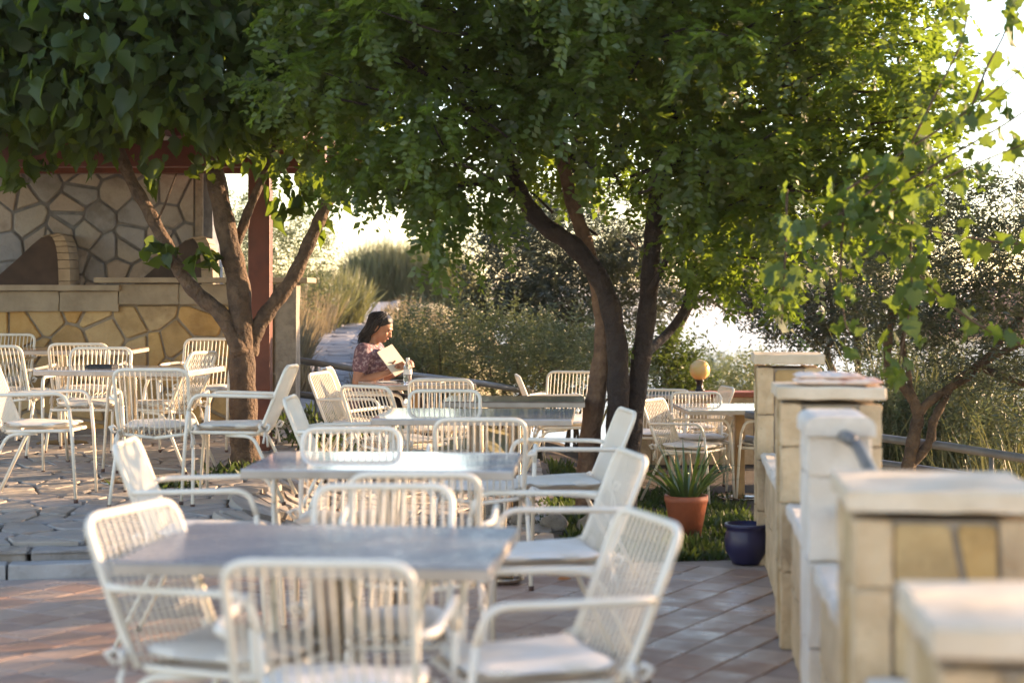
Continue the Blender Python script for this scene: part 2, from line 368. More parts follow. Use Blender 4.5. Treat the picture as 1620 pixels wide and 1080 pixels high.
def stone_mesh(poly, depth, bev, rnd, base=-0.03, tilt=0.0):
    """returns MB in local polygon plane (x, y) with thickness along z, centred on the polygon's middle, plus that middle"""
    cx = sum(p[0] for p in poly) / len(poly); cy = sum(p[1] for p in poly) / len(poly)
    loc = [(p[0] - cx, p[1] - cy) for p in poly]; n = len(loc)
    R0 = max(math.hypot(*p) for p in loc)
    k = max(0.55, 1 - bev / max(R0 * 0.6, 1e-3))
    tx, ty = rnd.uniform(-tilt, tilt), rnd.uniform(-tilt, tilt)
    vs = [(x, y, base) for x, y in loc] + [(x, y, depth - bev) for x, y in loc] + [(x * k, y * k, depth + x * tx + y * ty) for x, y in loc] + [(0, 0, depth + bev * 0.25)]
    fs = [(i, (i + 1) % n, n + (i + 1) % n, n + i) for i in range(n)] + [(n + i, n + (i + 1) % n, 2 * n + (i + 1) % n, 2 * n + i) for i in range(n)]
    fs += [(2 * n + i, 2 * n + (i + 1) % n, 3 * n) for i in range(n)]
    mb = MB(); mb.add(vs, fs, False); return mb, (cx, cy)

# ------------------------------------------------------------------ ground
def tile_edge(x): return 8.57 + 0.17 * (x + 2.5)
def plaza_z(x, y):
    full = 0.12 + 0.025 * max(0.0, y - 8.6)
    return 0.012 + (full - 0.012) * (1 - smooth(-1.62, -1.28, x))
def rear_z(x, y):
    return -0.27 * smooth(0.15, 1.15, x) * smooth(10.3, 12.8, y)
def hill_z(x, y):
    left = 0.30 + 0.055 * min(max(y - 14.5, 0), 14) + 0.02 * max(y - 28.5, 0) - 0.12 * max(y - 55, 0)
    left += 0.10 * max(-3.5 - x, 0) * smooth(17, 22, y)
    right = -0.35 - 0.22 * max(y - 17.3, 0) - 0.10 * max(x - 3, 0)
    return left * (1 - smooth(-1.6, 1.0 + 0.03 * y, x)) + right * smooth(-1.6, 1.0 + 0.03 * y, x)
def ground_z(x, y):
    inner = (plaza_z(x, y) - 0.14) if (y > tile_edge(x) + 0.4 and x < 0.25) else -0.14
    if x < -1.3 and y > 14.2: inner = plaza_z(x, 14.2) - 0.14
    if x > -0.3: inner += rear_z(x, y)
    dy_ = 2.9 * smooth(-0.6, 0.8, x)
    t = smooth(14.4 + dy_, 15.6 + dy_, y)
    z = inner * (1 - t) + hill_z(x, max(y, 14.4)) * t
    wall = 1.52 + 0.099 * (y - 9.0)
    if x > wall + 0.1:
        low = -0.25 - 0.22 * (x - wall) - 0.03 * max(0, y - 5)
        z = min(z, z * (1 - smooth(wall + 0.1, wall + 0.7, x)) + low * smooth(wall + 0.1, wall + 0.7, x)) if y < 15 else min(z, max(low, hill_z(x, y)) if x > 2 else z)
    return max(z, -60.0)

xs = np.unique(np.round(np.concatenate([np.linspace(-250, -12, 24), np.linspace(-12, -4, 20), np.linspace(-4, 4, 65), np.linspace(4, 14, 24), np.linspace(14, 300, 26)]), 3))
ys = np.unique(np.round(np.concatenate([np.linspace(-40, 3, 14), np.linspace(3, 8, 12), np.linspace(8, 17, 60), np.linspace(17, 40, 46), np.linspace(40, 320, 40)]), 3))
mb = MB()
vs = [(x, y, ground_z(x, y)) for y in ys for x in xs]; nx = len(xs)
fs = [(j * nx + i, j * nx + i + 1, (j + 1) * nx + i + 1, (j + 1) * nx + i) for j in range(len(ys) - 1) for i in range(nx - 1)]
mb.add(vs, fs, True); tag(mb.build('ground', M['earth']), 'dry earthy hillside falling away beyond the terrace', kind='structure')

mb = MB(); mb.add([(-9000, 60, -46), (9000, 60, -46), (9000, 15000, -46), (-9000, 15000, -46)], [(0, 1, 2, 3)])
tag(mb.build('sea', M['sea']), 'pale hazy sea far below the terrace', kind='structure')

# terrace floor with its tiles
terr = MB()
terr.add([(-7.2, -3, 0), (4, -3, 0), (1.75, tile_edge(1.75), 0), (-7.2, tile_edge(-7.2), 0)], [(0, 1, 2, 3)])
terrace = terr.build('terrace_floor', M['grout']); tag(terrace, 'terracotta tiled terrace floor', kind='structure')
TA, TWD, TLN = R(60), 0.225, 0.205
ca, sa = math.cos(TA), math.sin(TA)
def tile_proto(j):
    mb = MB(); g = 0.004; a, b, h, bv = TWD / 2 - g, TLN / 2 - g, 0.007, 0.003
    ring = [(-a, -b), (a, -b), (a, b), (-a, b)]
    vs = [(x, y, -0.01) for x, y in ring] + [(x, y, h - bv) for x, y in ring] + [(x * (1 - bv / a), y * (1 - bv / b), h) for x, y in ring]
    fs = [(i, (i + 1) % 4, 4 + (i + 1) % 4, 4 + i) for i in range(4)] + [(4 + i, 4 + (i + 1) % 4, 8 + (i + 1) % 4, 8 + i) for i in range(4)] + [(8, 9, 10, 11)]
    mb.add(vs, fs); return mb
tp = tile_proto(0); tme = tp.mesh('tile', M['tile'])
cand = []
for i in range(-70, 70):
    for j in range(-60, 60):
        u, v = i * TWD, j * TLN
        x, y = u * ca - v * sa, u * sa + v * ca + 5
        xr = 1.05 + 0.099 * (y - 6.87) + 0.02
        if -7.1 < x < xr and -2 < y:
            corners = [(x + (a * TWD / 2) * ca - (b * TLN / 2) * sa, y + (a * TWD / 2) * sa + (b * TLN / 2) * ca) for a in (-1, 1) for b in (-1, 1)]
            if all(c[1] < tile_edge(c[0]) - 0.02 for c in corners): cand.append((x, y))
def tile_rank(p):
    x, y = p; D = y
    if D < 3: return 99
    px, py = 810 + FPX * x / D, HOR + FPX * CAM_H / D
    return D if (-80 < px < 1420 and py < 1110) else 50 + D
cand.sort(key=tile_rank)
rest = MB()
for k, (x, y) in enumerate(cand):
    if k < 300:
        o = obj_from('tile', tme, terrace); o.location = (x, y, random.uniform(-0.001, 0.001)); o.rotation_euler = (random.uniform(-.004, .004), random.uniform(-.004, .004), TA)
    else:
        rest.add([(x + px * ca - py * sa, y + px * sa + py * ca, pz) for px, py, pz in tp.v], tp.f)
o = rest.build('tile_field', M['tile'], terrace); o['kind'] = 'stuff'

# kerb between the tiles and the stone paving
rk = random.Random(3)
kerb = empty('kerb', (0, 0, 0)); tag(kerb, 'pale grey kerb step between tiles and stone paving', kind='structure')
x = -7.0
ke = math.atan(0.17)
while x < -1.35:
    l = min(rk.uniform(0.7, 1.1), -1.3 - x); cx = x + l / 2
    MB().box((0, 0, 0), (l - 0.003, 0.12, 0.13), bev=0.008, jit=0.003).build('kerb_block', M['kerb'], kerb, (cx, tile_edge(cx) + 0.068, 0.010)).rotation_euler = (0, 0, ke)
    x += l

# stone paving
plaza = MB()
gx = np.linspace(-7.2, 0.3, 46); gy = np.linspace(0, 1, 24)
vs = []
for t in gy:
    for x in gx:
        y0 = tile_edge(x) + (0.12 if x < -1.3 else 0.0); y = y0 + (14.55 - y0) * t; vs.append((x, y, plaza_z(x, y) - 0.012))
n = len(gx); plaza.add(vs, [(j * n + i, j * n + i + 1, (j + 1) * n + i + 1, (j + 1) * n + i) for j in range(len(gy) - 1) for i in range(n - 1)])
plaza = plaza.build('stone_paving', M['mortar_dark']); tag(plaza, 'crazy paving of grey brown natural stone', kind='structure')
rp = random.Random(5)
x = -7.0
while x < -1.4:                                             # rough edging stones above the kerb
    l = min(rp.uniform(0.22, 0.5), -1.32 - x); cx = x + l / 2; dz_ = rp.uniform(-.006, .006); dd_ = rp.uniform(.16, .19)
    MB().box((0, 0, 0), (l - rp.uniform(.006, .02), dd_, 0.13), bev=0.012, jit=0.007).build('paving_stone', M['pave_stone'], plaza, (cx, tile_edge(cx) + 0.135 + dd_ / 2, 0.058 + dz_)).rotation_euler = (0, 0, ke)
    x += l
polys = voronoi(-7.0, 0.25, 8.0, 14.5, 0.24, 0.22, rp, jit=0.65)
keep = []
for p in polys:
    q = inset(p, rp.uniform(0.005, 0.016))
    if not q: continue
    q = round_poly(q, 0.028, rp)
    if min(y - (tile_edge(x) + (0.325 if x < -1.3 else 0.01)) for x, y in q) < 0:
        # trim to the kerb
        c0 = sum(x for x, y in q) / len(q)
        m_ = 0.17; off = 8.57 + 0.17 * 2.5 + (0.328 if c0 < -1.3 else 0.012)
        q = clip(q, m_, -1.0, -off)
        if len(q) < 3 or abs(area(q)) < 0.008: continue
    keep.append(q)
keep.sort(key=lambda q: -abs(area(q)) / (sum(p[1] for p in q) / len(q)) ** 2 * (0.05 if sum(p[0] for p in q) / len(q) < -0.32 * sum(p[1] for p in q) / len(q) else 1))
rest = MB()
for k, q in enumerate(keep):
    mbs, (cx, cy) = stone_mesh(q, 0.012 + rp.uniform(-.004, .004), 0.005, rp, tilt=0.025)
    sl = 0.025 if cx < -1.6 else 0
    zc = plaza_z(cx, cy)
    if k < 278:
        o = mbs.build('paving_stone', M['pave_stone'], plaza, (cx, cy, zc)); o.rotation_euler = (sl, 0, 0)
        if -1.62 < cx < -1.28: o.rotation_euler = (0, math.atan((plaza_z(-1.62, cy) - 0.012) / 0.34) * 0.9, 0)
    else:
        rest.add([(vx + cx, vy + cy, vz + plaza_z(cx + vx, cy + vy)) for vx, vy, vz in mbs.v], mbs.f)
if rest.v: rest.build('paving_infill', M['pave_stone'], plaza)['kind'] = 'stuff'

# ------------------------------------------------------------------ rubble wall helper (front face towards -Y)
def rubble_face(parent, x0, x1, z0, z1, y, cx, cz, m, rnd, gap=(0.006, 0.016), depth=0.018, holes=None, nm='stone'):
    for p in voronoi(x0, x1, z0, z1, cx, cz, rnd, jit=0.58):
        q = inset(p, rnd.uniform(*gap))
        if not q: continue
        q = round_poly(q, 0.010, rnd)
        if holes and any(h(a, b) for a, b in q for h in holes): continue
        if abs(area(q)) < 0.003: continue
        mbs, (ux, uz) = stone_mesh(q, depth + rnd.uniform(-0.006, 0.008), 0.009, rnd, tilt=0.03)
        o = mbs.build(nm, m, parent, (ux, y, uz)); o.rotation_euler = (R(90), 0, 0)

# ------------------------------------------------------------------ stone bar counter
rb = random.Random(21)
BY = 14.5
bar = empty('stone_bar', (-3.4, BY, 0.25), 0, 'ochre rubble stone bar counter behind the left tables', 'bar counter')
def rel(o, parent=None):
    """shape given in scene coordinates: take off where its parents stand"""
    p = o.parent
    while p is not None: o.location = Vector(o.location) - Vector(p.location); p = p.parent
    return o
mbx = MB().box((-4.6, BY + 0.22, 0.74), (5.2, 0.42, 1.19)); b1 = rel(mbx.build('counter_core', M['mortar'], bar), bar)
rubble_face(b1, -7.15, -2.02, 0.22, 1.33, BY + 0.005, 0.26, 0.215, M['ochre_stone'], rb)
for x0, x1, zt, name in ((-7.2, -3.33, 1.30, 'l'), (-3.33, -2.01, 1.36, 'r')):
    x = x0
    while x < x1 - 0.05:
        l = min(rb.uniform(0.5, 0.75), x1 - x)
        if x1 - x - l < 0.2: l = x1 - x
        rel(MB().box((x + l / 2, BY + 0.19, zt + 0.06), (l - 0.006, 0.50, 0.17), bev=0.006, jit=0.004).build('lintel_block', M['lintel'], bar), bar)
        x += l
rel(MB().box((-5.26, BY + 0.18, 1.475), (3.9, 0.60, 0.05), bev=0.008).build('counter_top', M['lintel'], bar), bar)
rel(MB().box((-2.62, BY + 0.18, 1.54), (1.80, 0.66, 0.045), bev=0.008).build('counter_top', M['lintel'], bar), bar)
pil = rel(MB().box((-1.91, BY + 0.06, 0.80), (0.17, 0.30, 1.43), bev=0.006, jit=0.004).build('end_pilaster', M['pilaster'], bar), bar)
# ------------------------------------------------------------------ stone building behind the bar
HY = 17.0
bld = empty('stone_building', (-4.6, HY, 0.3), 0, 'grey rubble stone building with shade-dark curved oven hoods behind the bar', 'building')
def hood_poly(sh, k):
    return [(W(28 + sh + (px - 28) * k, 0, HY - .3).x, W(0, 455 - (455 - py) * k, HY - .3).z) for px, py in ((-40, 462), (-5, 438), (25, 412), (50, 388), (66, 375), (78, 372), (86, 382), (90, 400), (92, 425), (93, 462))]
hoods = [hood_poly(0, 1.0), hood_poly(230, 0.94)]
def in_poly(pl): return lambda x, z: min(p[0] for p in pl) < x < max(p[0] for p in pl) and z < max(p[1] for p in pl) - 0.05 and x > pl[0][0] + (max(p[1] for p in pl) - z) * 0.4
rel(MB().box((-6.0, HY + 0.4, 1.75), (6.0, 0.6, 3.0)).build('wall', M['mortar_grey'], bld), bld)
wl = bld.children[0]
rubble_face(wl, -8.9, -3.17, 1.0, 3.1, HY + 0.095, 0.26, 0.235, M['grey_stone'], rb, gap=(0.007, 0.02))
rel(MB().box((-3.13, HY + 0.11, 1.75), (0.08, 0.10, 3.0), bev=0.006).build('corner_pilaster', M['pilaster'], bld), bld)
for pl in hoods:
    hood = rel(MB().prism(pl, HY - 0.30, HY + 0.07).build('oven_hood', M['hood_shade'], bld), bld)  # solid hood body, the recess's shade painted into its colour
    # coursed blocks along the curved right shoulder
    sh = pl[4:]; dense = catmull([(p[0], 0, p[1]) for p in sh], 4); wb = 0.115
    for i in range(0, len(dense) - 2, 2):
        p0, p1 = dense[i], dense[i + 2]
        t0 = i / (len(dense) - 1); t1 = (i + 2) / (len(dense) - 1)
        w0, w1 = wb * min(1, 0.25 + 2.2 * t0), wb * min(1, 0.25 + 2.2 * t1)
        pts = [(p0[0] + 0.003, p0[2] - 0.003), (p1[0] + 0.003, p1[2] + 0.003), (p1[0] + w1, p1[2] + 0.003 + 0.25 * (w1 if t1 < .4 else w1 * .1)), (p0[0] + w0, p0[2] - 0.003 + 0.25 * (w0 if t0 < .4 else w0 * .1))]
        rel(MB().prism(pts, HY - 0.31, HY + 0.06).build('shoulder_block', M['lintel'], hood), bld)

# ------------------------------------------------------------------ red-brown pergola over the bar
PY = 13.0
per = empty('pergola', (-2.0, PY, 0.2), 0, 'red brown timber pergola with plank roof over the bar', 'pergola')
px0 = W(412, 0, PY).x
for x in (px0, px0 - 4.2):
    rel(MB().box((x, PY, 1.42), (0.165, 0.165, 2.36), bev=0.008).build('post', M['redwood'], per), per)
rel(MB().box((px0 - 2.2, PY, 2.49), (5.4, 0.13, 0.20), bev=0.008).build('beam', M['redwood'], per), per)
rel(MB().box((px0 - 2.2, HY - 0.25, 2.69), (5.4, 0.13, 0.18), bev=0.008).build('beam', M['redwood'], per), per)
for i in range(7):
    x = px0 + 0.25 - i * 0.78
    rel(MB().box((x, (PY + HY) / 2 - 0.2, 2.76), (0.09, 4.6, 0.15), rx=R(2.6), bev=0.006).build('rafter', M['redwood'], per), per)
for i in range(24):
    y = PY - 0.5 + i * 0.195
    rel(MB().box((px0 - 2.15, y, 2.835 + (y - 14.8) * 0.0454 + 0.02), (5.5, 0.188, 0.022)).build('roof_plank', M['redwood'], per), per)

# ------------------------------------------------------------------ parapet with stone pillars on the right
rw = random.Random(9)
def wall_x(y): return 1.105 + 0.099 * (y - 6.87)        # terrace face of the parapet
WA = -math.atan(0.099)
def pillar(y, wdt, h, label, dep=0.40):
    t = empty('stone_pillar', (wall_x(y) + wdt / 2, y + dep / 2, 0), WA, label, 'pillar', 'stone pillars along the parapet')
    core = MB().box((0, 0, h / 2 - 0.04), (wdt - 0.03, dep - 0.03, h - 0.08)).build('core', M['mortar'], t)
    cb = 0.085
    z = 0.0
    while z < h - 0.10:                                     # corner blocks, one by one
        hh = min(rw.uniform(0.22, 0.36), h - 0.075 - z)
        if h - 0.075 - z - hh < 0.1: hh = h - 0.075 - z
        for sx in (-1, 1):
            for sy in (-1, 1):
                MB().box((sx * (wdt / 2 - cb / 2), sy * (dep / 2 - cb / 2), z + hh / 2), (cb, cb, hh - 0.006), bev=0.006, jit=0.004).build('corner_block', M['limestone'], t)
        z += hh
    for side, (wd, fy, rz) in enumerate(((wdt, -dep / 2 + 0.012, 0), (dep, -wdt / 2 + 0.012, -90), (wdt, -dep / 2 + 0.012, 180))):
        for p in voronoi(-wd / 2 + cb, wd / 2 - cb, 0.0, h - 0.08, 0.115, 0.26, rw, jit=0.55):
            q = inset(p, 0.008)
            if not q: continue
            q = round_poly(q, 0.012, rw)
            if abs(area(q)) < 0.002: continue
            mbs, (ux, uz) = stone_mesh(q, 0.008, 0.006, rw, base=-0.02)
            Mx = Matrix.Rotation(R(rz), 4, 'Z') @ Matrix.Translation((ux, fy, uz)) @ Matrix.Rotation(R(90), 4, 'X')
            o = mbs.build('infill_stone', M['ochre_stone'], t); o.matrix_local = Mx
    MB().box((0, 0, h - 0.032), (wdt + 0.035, dep + 0.035, 0.05), bev=0.007, jit=0.0025).build('cap', M['cap'], t)
    return t
pillar(9.0, 0.335, 1.12, 'farthest stone pillar of the parapet beside the blue pot')
pillar(6.87, 0.40, 1.07, 'stone pillar with a folded pinkish towel on its cap')
pillar(3.95, 0.42, 0.995, 'blurred broad stone pillar with ochre infill at right foreground', 0.42)
pillar(2.62, 0.46, 0.94, 'nearest blurred stone pillar cropped by the lower right corner', 0.40)
# white end block with rounded cap
y = 5.45
t = empty('wall_end_block', (wall_x(y) + 0.105, y + 0.2, 0), WA, 'white limestone block with rounded cap and handrail pipe sockets', 'stone block')
z = 0
for hh in (0.30, 0.28, 0.27, 0.135):
    MB().box((0, 0, z + hh / 2), (0.20, 0.36, hh - 0.005), bev=0.006, jit=0.003).build('block', M['white_stone'], t); z += hh
prof = [(-0.112, 0), (0.112, 0), (0.112, 0.03)] + [(0.112 - 0.045 + 0.045 * math.cos(a), 0.03 + 0.032 * math.sin(a)) for a in np.linspace(0, math.pi / 2, 6)][1:] + [(-0.112 + 0.045 - 0.045 * math.cos(a), 0.03 + 0.032 * math.sin(a)) for a in np.linspace(math.pi / 2, 0, 6)]
m_ = MB(); m_.prism(prof, -0.20, 0.19); c_ = m_.build('cap', M['white_stone'], t); c_.location = (0, 0, z)
# low walls between pillars
for ya, yb, hh, lab in ((2.9, 3.95, 0.56, 'low limestone wall between the two nearest pillars'), (4.40, 5.44, 0.58, 'low white topped wall under the handrail pipes'), (5.85, 6.86, 0.6, 'low limestone wall behind the white end block'), (7.30, 8.99, 0.6, 'low limestone wall between the towel pillar and farthest pillar')):
    yc = (ya + yb) / 2; L_ = yb - ya - 0.02
    t = empty('low_wall', (wall_x(yc) + 0.14, yc, 0), WA, lab, 'wall')
    n = max(2, round(L_ / 0.42))
    for r_ in range(2):
        k = n + r_
        for i in range(k):
            MB().box((0, -L_ / 2 + (i + 0.5) * L_ / k, (r_ + 0.5) * (hh - 0.06) / 2), (0.24, L_ / k - 0.006, (hh - 0.06) / 2 - 0.005), bev=0.006, jit=0.004).build('block', M['limestone'], t)
    for i in range(2):
        MB().box((0, -L_ / 2 + (i + 0.5) * L_ / 2, hh - 0.03), (0.28, L_ / 2 - 0.005, 0.055), bev=0.012, jit=0.004).build('coping', M['white_stone'], t)
# handrail pipes from the end block to the big pillar
y0, y1 = 5.42, 4.395
for zz, lab in ((0.985, 'upper metal handrail pipe bending out of the white block'), (0.74, 'lower metal handrail pipe beside the white block')):
    xa, xb = wall_x(y0) + 0.10, wall_x(y1) + 0.13
    pts = catmull([(xa, y0 + 0.06, zz), (xa + 0.0, y0 - 0.05, zz), (xa + 0.02, y0 - 0.12, zz - 0.03), (xb, y1 + 0.1, zz - 0.11), (xb, y1 - 0.02, zz - 0.12)], 5)
    tag(MB().tube(pts, 0.021, 12).build('handrail_pipe', M['rail']), lab, 'handrail', 'handrail pipes on the parapet')

# ------------------------------------------------------------------ grey railing along the terrace rim
def rail_run(pts, label, gap):
    t = empty('railing', (pts[0][0], pts[0][1], pts[0][2] - 0.95), 0, label, 'railing', 'grey rim railing')
    pts = [Vector(p) for p in pts]
    for dz in (0, gap):
        rel(MB().tube([p - Vector((0, 0, dz)) for p in pts], 0.03, 10).build('rail_bar', M['rail'], t), t)
    L_ = 0
    for a, b in zip(pts[:-1], pts[1:]):
        n = max(1, int((b - a).length / 1.15))
        for i in range(n):
            p = a.lerp(b, (i + 0.5) / n)
            rel(MB().tube([p - Vector((0, 0, 0.02)), p - Vector((0, 0, 1.15))], 0.017, 8).build('post', M['rail'], t), t)
    return t
rail_run([W(440, 565, 15.1), W(560, 583, 15.2), W(760, 606, 15.9), W(900, 630, 17.2)], 'grey tube railing behind the reading woman', 0.30)
rail_run([W(1180, 655, 12.9), W(1390, 692, 12.4), W(1500, 706, 11.9), W(1640, 728, 11.3), W(1800, 755, 10.7)], 'grey tube railing below the right olive tree', 0.185)

# low wall that carries the globe lamp
lw = empty('rim_wall', (2.05, 17.0, -0.27), R(2), 'low reddish stone rim wall under the globe lamp', 'wall')
for i in range(6):
    MB().box((-0.85 + i * 0.34, 0, 0.335), (0.335, 0.24, 0.67), bev=0.008).build('block', M['limestone'], lw)
    MB().box((-0.85 + i * 0.34, 0, 0.695), (0.337, 0.30, 0.05), bev=0.008).build('coping', M['terracotta'], lw)

# ------------------------------------------------------------------ paved path up the hill
pth = empty('hill_path', (-1.9, 16, 0.4)); tag(pth, 'grey stone path climbing between dry grass', kind='structure')
rq = random.Random(14)
cl = [W(505, 650, 15.2), W(520, 620, 16), W(528, 575, 18), W(533, 545, 20.5), W(548, 522, 24), W(572, 503, 29), W(590, 494, 34)]
cl = [Vector((p.x, p.y, hill_z(p.x, p.y) + 0.02)) for p in cl]
cc = catmull(cl, 6)
bed = MB(); bv = []
for p in cc:
    wd = 0.42 - 0.004 * (p[1] - 16); bv += [(p[0] - wd, p[1], hill_z(p[0] - wd, p[1]) + 0.025), (p[0], p[1], hill_z(p[0], p[1]) + 0.035), (p[0] + wd, p[1], hill_z(p[0] + wd, p[1]) + 0.025)]
bed.add(bv, [f for i in range(len(cc) - 1) for f in ((3 * i, 3 * i + 1, 3 * i + 4, 3 * i + 3), (3 * i + 1, 3 * i + 2, 3 * i + 5, 3 * i + 4))])
bed.build('path_bed', M['path'], pth).location = -Vector(pth.location)
for i in range(0, len(cc) - 1):
    p = cc[i]; q = cc[i + 1]; l = (q[1] - p[1]); nn = max(1, int(l / 0.55))
    for k in range(nn):
        for sx in (-1, 0, 1):
            y = p[1] + (k + rq.uniform(.3, .7)) * l / nn; x = p[0] + (q[0] - p[0]) * (y - p[1]) / l + sx * 0.29 + rq.uniform(-.04, .04)
            wq, lq = rq.uniform(.24, .32), min(0.6, l / nn) * rq.uniform(.85, 1.05)
            pol = round_poly([(-wq / 2, -lq / 2), (wq / 2, -lq / 2), (wq / 2, lq / 2), (-wq / 2, lq / 2)], 0.06, rq)
            mbs, c = stone_mesh(pol, 0.022, 0.008, rq, base=-0.05, tilt=0.03)
            o = mbs.build('path_stone', M['path'], pth, (x - pth.location.x, y - pth.location.y, hill_z(x, y) + 0.02 - pth.location.z)); o.rotation_euler = (R(3.2), 0, rq.uniform(-.2, .2))
    if i % 2 == 0:
        for s_ in (-1, 1):
            x = p[0] + s_ * (0.47 + rq.uniform(0, .06)); y = p[1]
            pol = round_poly([(-.09, -.14), (.09, -.14), (.09, .14), (-.09, .14)], 0.05, rq)
            mbs, c = stone_mesh(pol, 0.10, 0.03, rq, base=-0.1, tilt=0.1)
            o = mbs.build('edge_stone', M['path'], pth, (x - pth.location.x, y - pth.location.y, hill_z(x, y) - pth.location.z)); o.rotation_euler = (0, 0, rq.uniform(-.5, .5))

# white house glimpsed through the olive trees
hs = empty('white_house', (14.6, 46, -7.2), R(-6), 'white rendered house glimpsed between the olive branches', 'house')
MB().box((0, 2.5, 3.7), (6.2, 5, 7.4)).build('wall', M['house'], hs)
m_ = MB(); m_.add([(-3.4, -0.3, 7.4), (3.4, -0.3, 7.4), (3.4, 5.3, 7.4), (-3.4, 5.3, 7.4), (-1.2, 2.5, 8.9), (1.2, 2.5, 8.9)], [(0, 1, 5, 4), (1, 2, 5), (2, 3, 4, 5), (3, 0, 4), (3, 2, 1, 0)])
m_.build('roof', M['roof'], hs)
for wx in (-1.9, 0.1, 2.0):
    for wz in (2.0, 5.0):
        wn = MB().box((wx, -0.03, wz), (0.95, 0.08, 1.35)).build('window', M['house'], hs)
        MB().box((wx, -0.075, wz), (0.75, 0.03, 1.15)).build('pane', M['blue_print'], wn)

# ------------------------------------------------------------------ leaf clouds
LEAF_RHOMB = (np.array([[0, 0, 0], [0.45, -0.5, 0.06], [1, 0, -0.05], [0.45, 0.5, 0.06]]), [(0, 1, 2, 3)])
LEAF_HEX = (np.array([[0, 0, 0], [0.25, -0.42, 0.05], [0.62, -0.40, 0.04], [1, 0, -0.10], [0.62, 0.40, 0.04], [0.25, 0.42, 0.05], [0.5, 0, -0.03]]),
            [(0, 1, 6), (1, 2, 6), (2, 3, 6), (3, 4, 6), (4, 5, 6), (5, 0, 6)])
LEAF_LOBED = (np.array([[0, 0, 0], [-0.16, -0.20, 0.04], [-0.05, -0.44, 0.02], [0.16, -0.40, 0.06], [0.30, -0.62, -0.02], [0.46, -0.40, 0.05], [0.66, -0.30, 0.02], [0.72, -0.14, 0.03], [1.02, 0.02, -0.16],
                        [0.74, 0.17, 0.02], [0.64, 0.33, 0.04], [0.44, 0.42, 0.03], [0.27, 0.60, -0.03], [0.14, 0.39, 0.05], [-0.07, 0.42, 0.03], [-0.15, 0.18, 0.05], [0.33, 0, -0.03]]),
              [(16, i, i + 1) for i in range(0, 15)] + [(16, 15, 0)])
LEAF_MUL = (np.array([[0, 0, 0], [-0.12, -0.22, 0.05], [0.05, -0.40, 0.08], [0.24, -0.47, 0.10], [0.34, -0.36, 0.06], [0.55, -0.40, 0.08], [0.70, -0.20, 0.02], [1.05, 0.03, -0.16],
                        [0.74, 0.17, 0.01], [0.62, 0.31, 0.06], [0.42, 0.42, 0.09], [0.20, 0.45, 0.10], [0.02, 0.38, 0.08], [-0.13, 0.19, 0.05], [0.30, 0, -0.03], [0.66, 0, -0.05]]),
              [(0, 1, 2, 14), (14, 2, 3), (14, 3, 4), (14, 4, 5, 15), (15, 5, 6), (15, 6, 7), (15, 7, 8), (15, 8, 9), (15, 9, 10, 14), (14, 10, 11), (14, 11, 12), (0, 14, 12, 13)])
LEAF_HEART = (np.array([[0, 0, 0], [-0.13, -0.24, 0.03], [0.06, -0.46, 0.05], [0.34, -0.50, 0.07], [0.58, -0.36, 0.05], [0.78, -0.20, 0.0], [1.05, 0, -0.14],
                        [0.78, 0.20, 0.0], [0.58, 0.36, 0.05], [0.34, 0.50, 0.07], [0.06, 0.46, 0.05], [-0.13, 0.24, 0.03], [0.36, 0, -0.02], [0.72, 0, -0.05]]),
              [(0, 1, 2, 12), (12, 2, 3), (12, 3, 4, 13), (13, 4, 5), (13, 5, 6), (13, 6, 7), (13, 7, 8), (12, 13, 8, 9), (12, 9, 10), (0, 12, 10, 11)])
BLADE = (np.array([[0, -0.5, 0], [0, 0.5, 0], [0.5, 0.42, 0.02], [0.5, -0.42, 0.02], [1, 0, -0.08]]), [(0, 3, 2, 1), (3, 4, 2)])

def unit(a): return a / np.maximum(np.linalg.norm(a, axis=-1, keepdims=True), 1e-9)

def leaf_mesh(name, C, T, Nn, ln, wd, tmpl, m, tint=None, curl=None):
    """C bases, T tip directions, Nn face normals, per-leaf length and width"""
    V, F = tmpl; n = len(C)
    T = unit(T); B = unit(np.cross(Nn, T)); Nn = np.cross(T, B)
    ln = np.broadcast_to(np.asarray(ln, float), (n,)); wd = np.broadcast_to(np.asarray(wd, float), (n,))
    P = C[:, None, :] + (V[None, :, 0, None] * ln[:, None, None]) * T[:, None, :] + (V[None, :, 1, None] * wd[:, None, None]) * B[:, None, :] + (V[None, :, 2, None] * (ln * (1.0 if curl is None else curl))[:, None, None]) * Nn[:, None, :]
    nv = len(V); me = bpy.data.meshes.new(name)
    me.vertices.add(n * nv); me.vertices.foreach_set('co', P.reshape(-1).astype(np.float32))
    sizes = np.array([len(f) for f in F]); flat = np.concatenate([np.array(f) for f in F])
    loops = (np.arange(n)[:, None] * nv + flat[None, :]).reshape(-1)
    starts1 = np.concatenate([[0], np.cumsum(sizes)[:-1]])
    starts = (np.arange(n)[:, None] * len(flat) + starts1[None, :]).reshape(-1)
    me.loops.add(len(loops)); me.loops.foreach_set('vertex_index', loops.astype(np.int32))
    me.polygons.add(n * len(F)); me.polygons.foreach_set('loop_start', starts.astype(np.int32))
    try: me.polygons.foreach_set('loop_total', np.tile(sizes, n).astype(np.int32))
    except Exception: pass
    if tint is None: tint = rng.random(n)
    at = me.attributes.new('tint', 'FLOAT', 'POINT'); at.data.foreach_set('value', np.repeat(tint, nv).astype(np.float32))
    me.update(calc_edges=True); me.materials.append(m); return me

def rand_dirs(n): return unit(rng.normal(size=(n, 3)))

